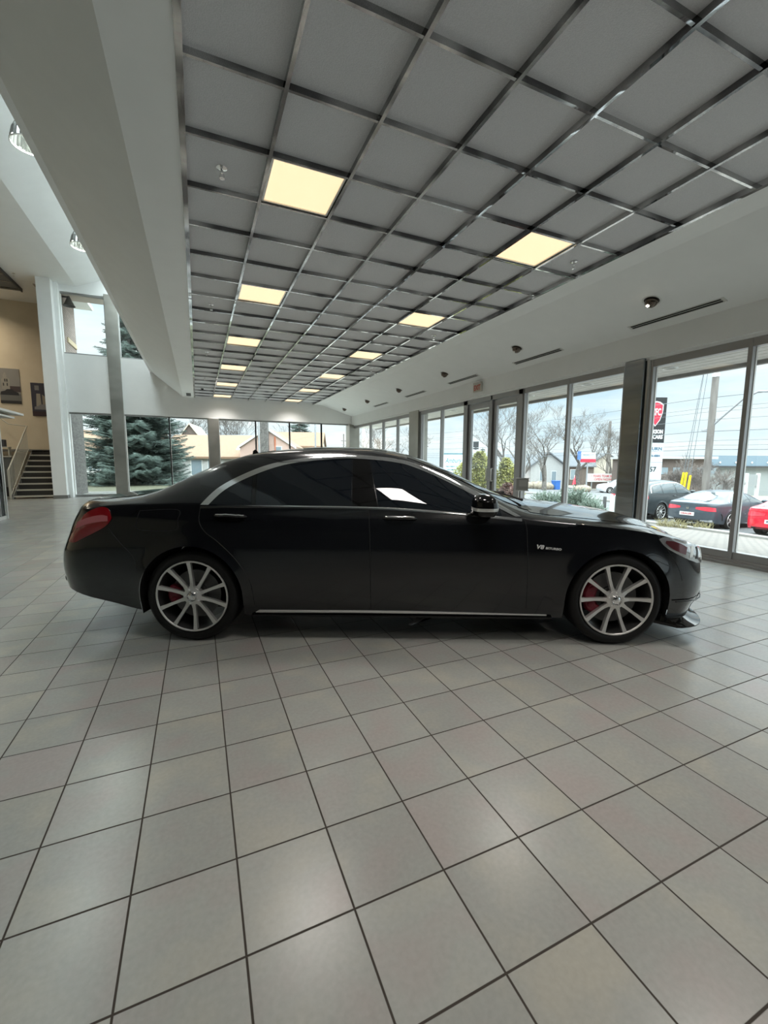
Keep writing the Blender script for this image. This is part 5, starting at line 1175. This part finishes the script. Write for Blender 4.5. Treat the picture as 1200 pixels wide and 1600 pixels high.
e, w_, z0, z1 = board(917, 972, 740, 753, 54, 'long white banner with red lettering above a low wall beyond the road', None, m=mat('banner_white', (.7, .68, .66), .6)); tx(e, '11 YEARS TEAM SERVICE', .42, 0, z1-.33, sred, w_*.85); tx(e, 'OPEN NOW', .40, -.2, z0+.30, sred, w_*.5)
MB().box(-w_/2, w_/2, .3, .6, -.4, z0).build('low_wall', brown, e)
e, w_, z0, z1 = board(740, 748, 690, 699, 30, 'dark square sign on a pale pillar seen through the left glass door', None, posts=1, m=blk); MB().box(-w_*.35, w_*.35, .02, .3, 0, z0-.18).build('pillar', mat('pillar_grey', (.45, .46, .47), .6), e); MB().box(-w_/2, w_/2, 0, .15, z0-.13, z0-.04).build('lower_strip', blk, e)
e, w_, z0, z1 = board(1167, 1185, 742, 760, 27, 'framed grey notice board between white posts at the lot edge', None, m=mat('notice_grey', (.28, .29, .28), .6), posts=0)
for s_ in (-1, 1): MB().box(s_*w_/2-.08, s_*w_/2+.08, -.02, .12, 0, z1+.1).build('post', mat('trim_white'), e)
p = at(816, 757, 9.3)
e = empty('leaflet_stand', (p.x, p.y, 0), -.65, 'small grey framed leaflet stand indoors at the right edge of the glass doors', 'stand')
MB().box(-.125, .125, -.012, .012, .76, 1.01).build('panel', mat('notice_back', (.22, .22, .205), .6), e); MB().box(-.07, .10, -.016, -.012, .84, .98).build('leaflet', mat('leaflet_grey', (.30, .30, .28), .6), e)
for z in (.74, 1.01): MB().box(-.14, .14, -.02, .02, z, z+.018).build('frame_bar', alul, e)
for x in (-.07, .05): MB().cyl((x, .025, .02), (x, .025, .80), .011, n=10).build('post', alul, e)
MB().box(-.15, .13, -.10, .12, 0, .02).build('foot', alul, e, bevel=.004)
# ---- street houses on the right
p = at(820, 745, 64); house((p.x, p.y, gz(p.x)), 7, 5, 2.5, 4.4, -.9, 'dark roofed low house beyond the road left of the pale gable', brown, slate, 'x', .3)
p = at(856, 745, 52); house((p.x, p.y, gz(p.x)), 4.2, 5, 2.7, 4.3, -.5, 'small white gabled house beyond the road', sid, slate, 'y', .3, [('y', (-.7, 1., .5, 1.1)), ('y', (.7, 1., .5, 1.1))])
p = at(896, 742, 64); house((p.x, p.y, gz(p.x)), 5.5, 5, 3.0, 4.8, -.7, 'brown house behind the blue and white road sign', brown, slate, 'x', .3, [('y', (0, 1., .8, 1.4))])
p = at(947, 742, 68); house((p.x, p.y, gz(p.x)), 6, 6, 3.0, 5.0, -.6, 'pale gabled house behind the long banner', tan, slate, 'y', .3)
def slab(px0, px1, py0, py1, d, depth, name, m, label, cat, roof=None):
    a, b_ = at(px0, py0, d), at(px1, py0, d); c = (a+b_)/2; dr = b_-a; w_ = dr.length; zg = -2.6; z1 = at((px0+px1)/2, py0, d).z
    e = empty(name, (c.x, c.y, zg), math.atan2(dr.y, dr.x), label, cat); MB().box(-w_/2, w_/2, 0, depth, 0, z1-zg).build('walls', m, e)
    if roof: MB().box(-w_/2-.3, w_/2+.3, -.5, depth, z1-zg, z1-zg+roof[1]).build('roof', roof[0], e)
    return e, w_, z1-zg
e, w_, hz_ = slab(1022, 1112, 717, 760, 44, 8, 'warehouse', brown, 'long brown brick building behind the bare shrubs', 'building', (mat('roof_pale', (.45, .45, .44), .6), .25))
for k in range(5): MB().box(-w_/2+.8+k*1.25, -w_/2+1.5+k*1.25, -.05, 0, hz_-1.6, hz_-.9).build('window', mat('house_window', (.2, .25, .28), .1), e)
e, w_, hz_ = slab(1104, 1260, 729, 760, 46, 8, 'warehouse', mat('block_pale', (.27, .29, .29), .8), 'long pale walled building with blue grey roof at right', 'building', (mat('roof_bluegrey', (.17, .23, .28), .6), 1.15))
for k in range(6): MB().sphere((-w_/2+1.0+k*1.7, -.56, hz_+.42), .10, 1, .4, 1, 8, 6).build('wall_lamp', lett, e)
MB().box(-w_/2, w_/2, -.6, -.5, hz_-.15, hz_+.05).build('gutter', mat('dark_trim'), e)
# ---- street clutter
def prop(o, lab, cat, g=None): return tag(o, lab, cat, g)
p = put(869, 748, 50); b = MB(); b.box(-.35, .35, -.35, .35, 0, .95); b.box(-.38, .38, -.38, .42, .95, 1.05); prop(b.build('recycling_bin', mat('bin_blue', (.04, .14, .42), .5), None, bevel=.03, loc=tuple(p)), 'blue recycling bin at the far kerb in front of the white house', 'bin')
p = put(897, 748, 46); e = empty('feather_flag', tuple(p), .3, 'small red pennant flag at the far kerb', 'flag'); MB().prism([(-.35, .75), (.45, .8), (.15, 1.75)], -.02, .02, 'y').build('pennant', sred, e); MB().cyl((-.2, 0, 0), (.1, 0, 1.8), .03, n=6).build('pole', alul, e)
rr = random.Random(5)
for k, (px, d) in enumerate(((818, 52), (826, 50), (834, 51), (842, 50), (850, 49), (858, 50), (906, 46), (914, 46))):
    q = put(px, 748, d); b = MB(); b.sphere((0, 0, .3), .55+.2*rr.random(), 1.3, 1, .6+.3*rr.random(), 9, 6)
    for i, v in enumerate(b.v): b.v[i] = tuple(c*(1+rr.uniform(-.12, .12)) for c in v)
    o = b.build('boulder', noisy('boulder_tan', (.20, .165, .12), (.32, .28, .22), 3., .9), None, loc=tuple(q)); prop(o, '%s pale boulder from the left along the far kerb' % (['first', 'second', 'third', 'fourth', 'fifth', 'sixth', 'seventh', 'eighth'][k]), 'boulder', 'boulders at the far kerb')
p = put(826, 748, 54); prop(MB().prism([(-2., 0), (2., 0), (1.9, .8), (1.2, 1.15), (-1.2, 1.15), (-1.9, .75)], -.8, .8, 'y').build('parked_van', mat('orange_van', (.55, .24, .12), .4), None, bevel=.12, loc=tuple(p)), 'low orange vehicle parked before the dark roofed house', 'vehicle')
p = put(945, 782, 24); e = empty('bollard', tuple(p), 0, 'short dark bollard on the forecourt left of the white post', 'bollard'); MB().lathe([(0, 0), (.09, 0), (.09, .62), (.07, .66), (0, .67)], 16).build('post', mat('dark_trim'), e)
for k, (px, d) in enumerate(((955, 17.5), (961, 16.8))):
    p = put(px, 795, d); e = empty('marker_post', tuple(p), 0, ['white marker post left of the steel column outside', 'white marker post hard against the steel column outside'][k], 'post'); MB().box(-.05, .05, -.05, .05, 0, .95).build('post', mat('trim_white'), e, bevel=.01); MB().lathe([(0, .95), (.06, .95), (.05, 1.0), (0, 1.03)], 12).build('cap', mat('trim_white'), e)
p = put(856, 776, 24); e = empty('guard_rail', tuple(p), -.42, 'low thin metal rail behind the junipers', 'rail'); MB().tube([(-.9, 0, 0), (-.9, 0, .6), (.5, 0, .6), (1.0, 0, .1)], .025, 6).build('rail', mat('arm_grey'), e); MB().tube([(-.9, 0, .25), (.5, 0, .05)], .02, 6).build('lower_bar', mat('arm_grey'), e)
b = MB(); b.box(26, 26.4, -10, 30, -1.6, gz(26.2)+.12); S('kerb', b, concrete); b = MB(); b.box(44, 44.4, 10, 90, -2.4, gz(44)+.1); S('kerb', b, concrete)
b = MB(); 
for nm, x0, x1 in (('far_verge', 44.4, 60),): terrain(nm, x0, x1, 10, 100, noisy('verge', (.28, .26, .20), (.38, .35, .28), 2., .9), 4., .05)
# ================================================================ light
w = bpy.data.worlds.new('sky'); sc.world = w; w.use_nodes = True; nt = w.node_tree
bg = nt.nodes['Background']
def n_(t, **k):
    n = nt.nodes.new(t)
    for a, v in k.items(): setattr(n, a, v)
    return n
tc = n_('ShaderNodeTexCoord'); sp = n_('ShaderNodeSeparateXYZ'); nt.links.new(tc.outputs['Generated'], sp.inputs[0])
mp = n_('ShaderNodeMapping'); mp.inputs['Scale'].default_value = (1, 1, 5.5); nt.links.new(tc.outputs['Generated'], mp.inputs[0])
no = n_('ShaderNodeTexNoise'); no.inputs['Scale'].default_value = 2.2; no.inputs['Detail'].default_value = 7; no.inputs['Roughness'].default_value = .55; nt.links.new(mp.outputs[0], no.inputs['Vector'])
ra = n_('ShaderNodeValToRGB'); e_ = ra.color_ramp.elements
e_[0].position, e_[0].color = .34, (.53, .70, .80, 1); e_[1].position, e_[1].color = .62, (.88, .95, .935, 1)
nt.links.new(no.outputs['Fac'], ra.inputs[0])
mr = n_('ShaderNodeMapRange', interpolation_type='SMOOTHSTEP'); mr.inputs['From Min'].default_value = .24; mr.inputs['From Max'].default_value = .60; mr.inputs['To Min'].default_value = 1.0; mr.inputs['To Max'].default_value = SKY_ZEN
nt.links.new(sp.outputs['Z'], mr.inputs['Value'])
nt.links.new(ra.outputs[0], bg.inputs[0]); nt.links.new(mr.outputs[0], bg.inputs[1])
# ---------------------------------------------------------------- camera, world, render settings
cam = bpy.data.cameras.new('camera'); co = bpy.data.objects.new('camera', cam); COL.objects.link(co)
cam.sensor_fit = 'HORIZONTAL'; cam.sensor_width = 36; cam.lens = F/1200*36; cam.clip_start = .05; cam.clip_end = 600
m4 = Matrix((CR, CU, -CF)).transposed().to_4x4(); m4.translation = (0, 0, H); co.matrix_world = m4
sc.camera = co
sc.view_settings.view_transform = 'Standard'; sc.view_settings.look = 'None'; sc.view_settings.gamma = 1; sc.view_settings.exposure = .45; sc.view_settings.use_curve_mapping = False
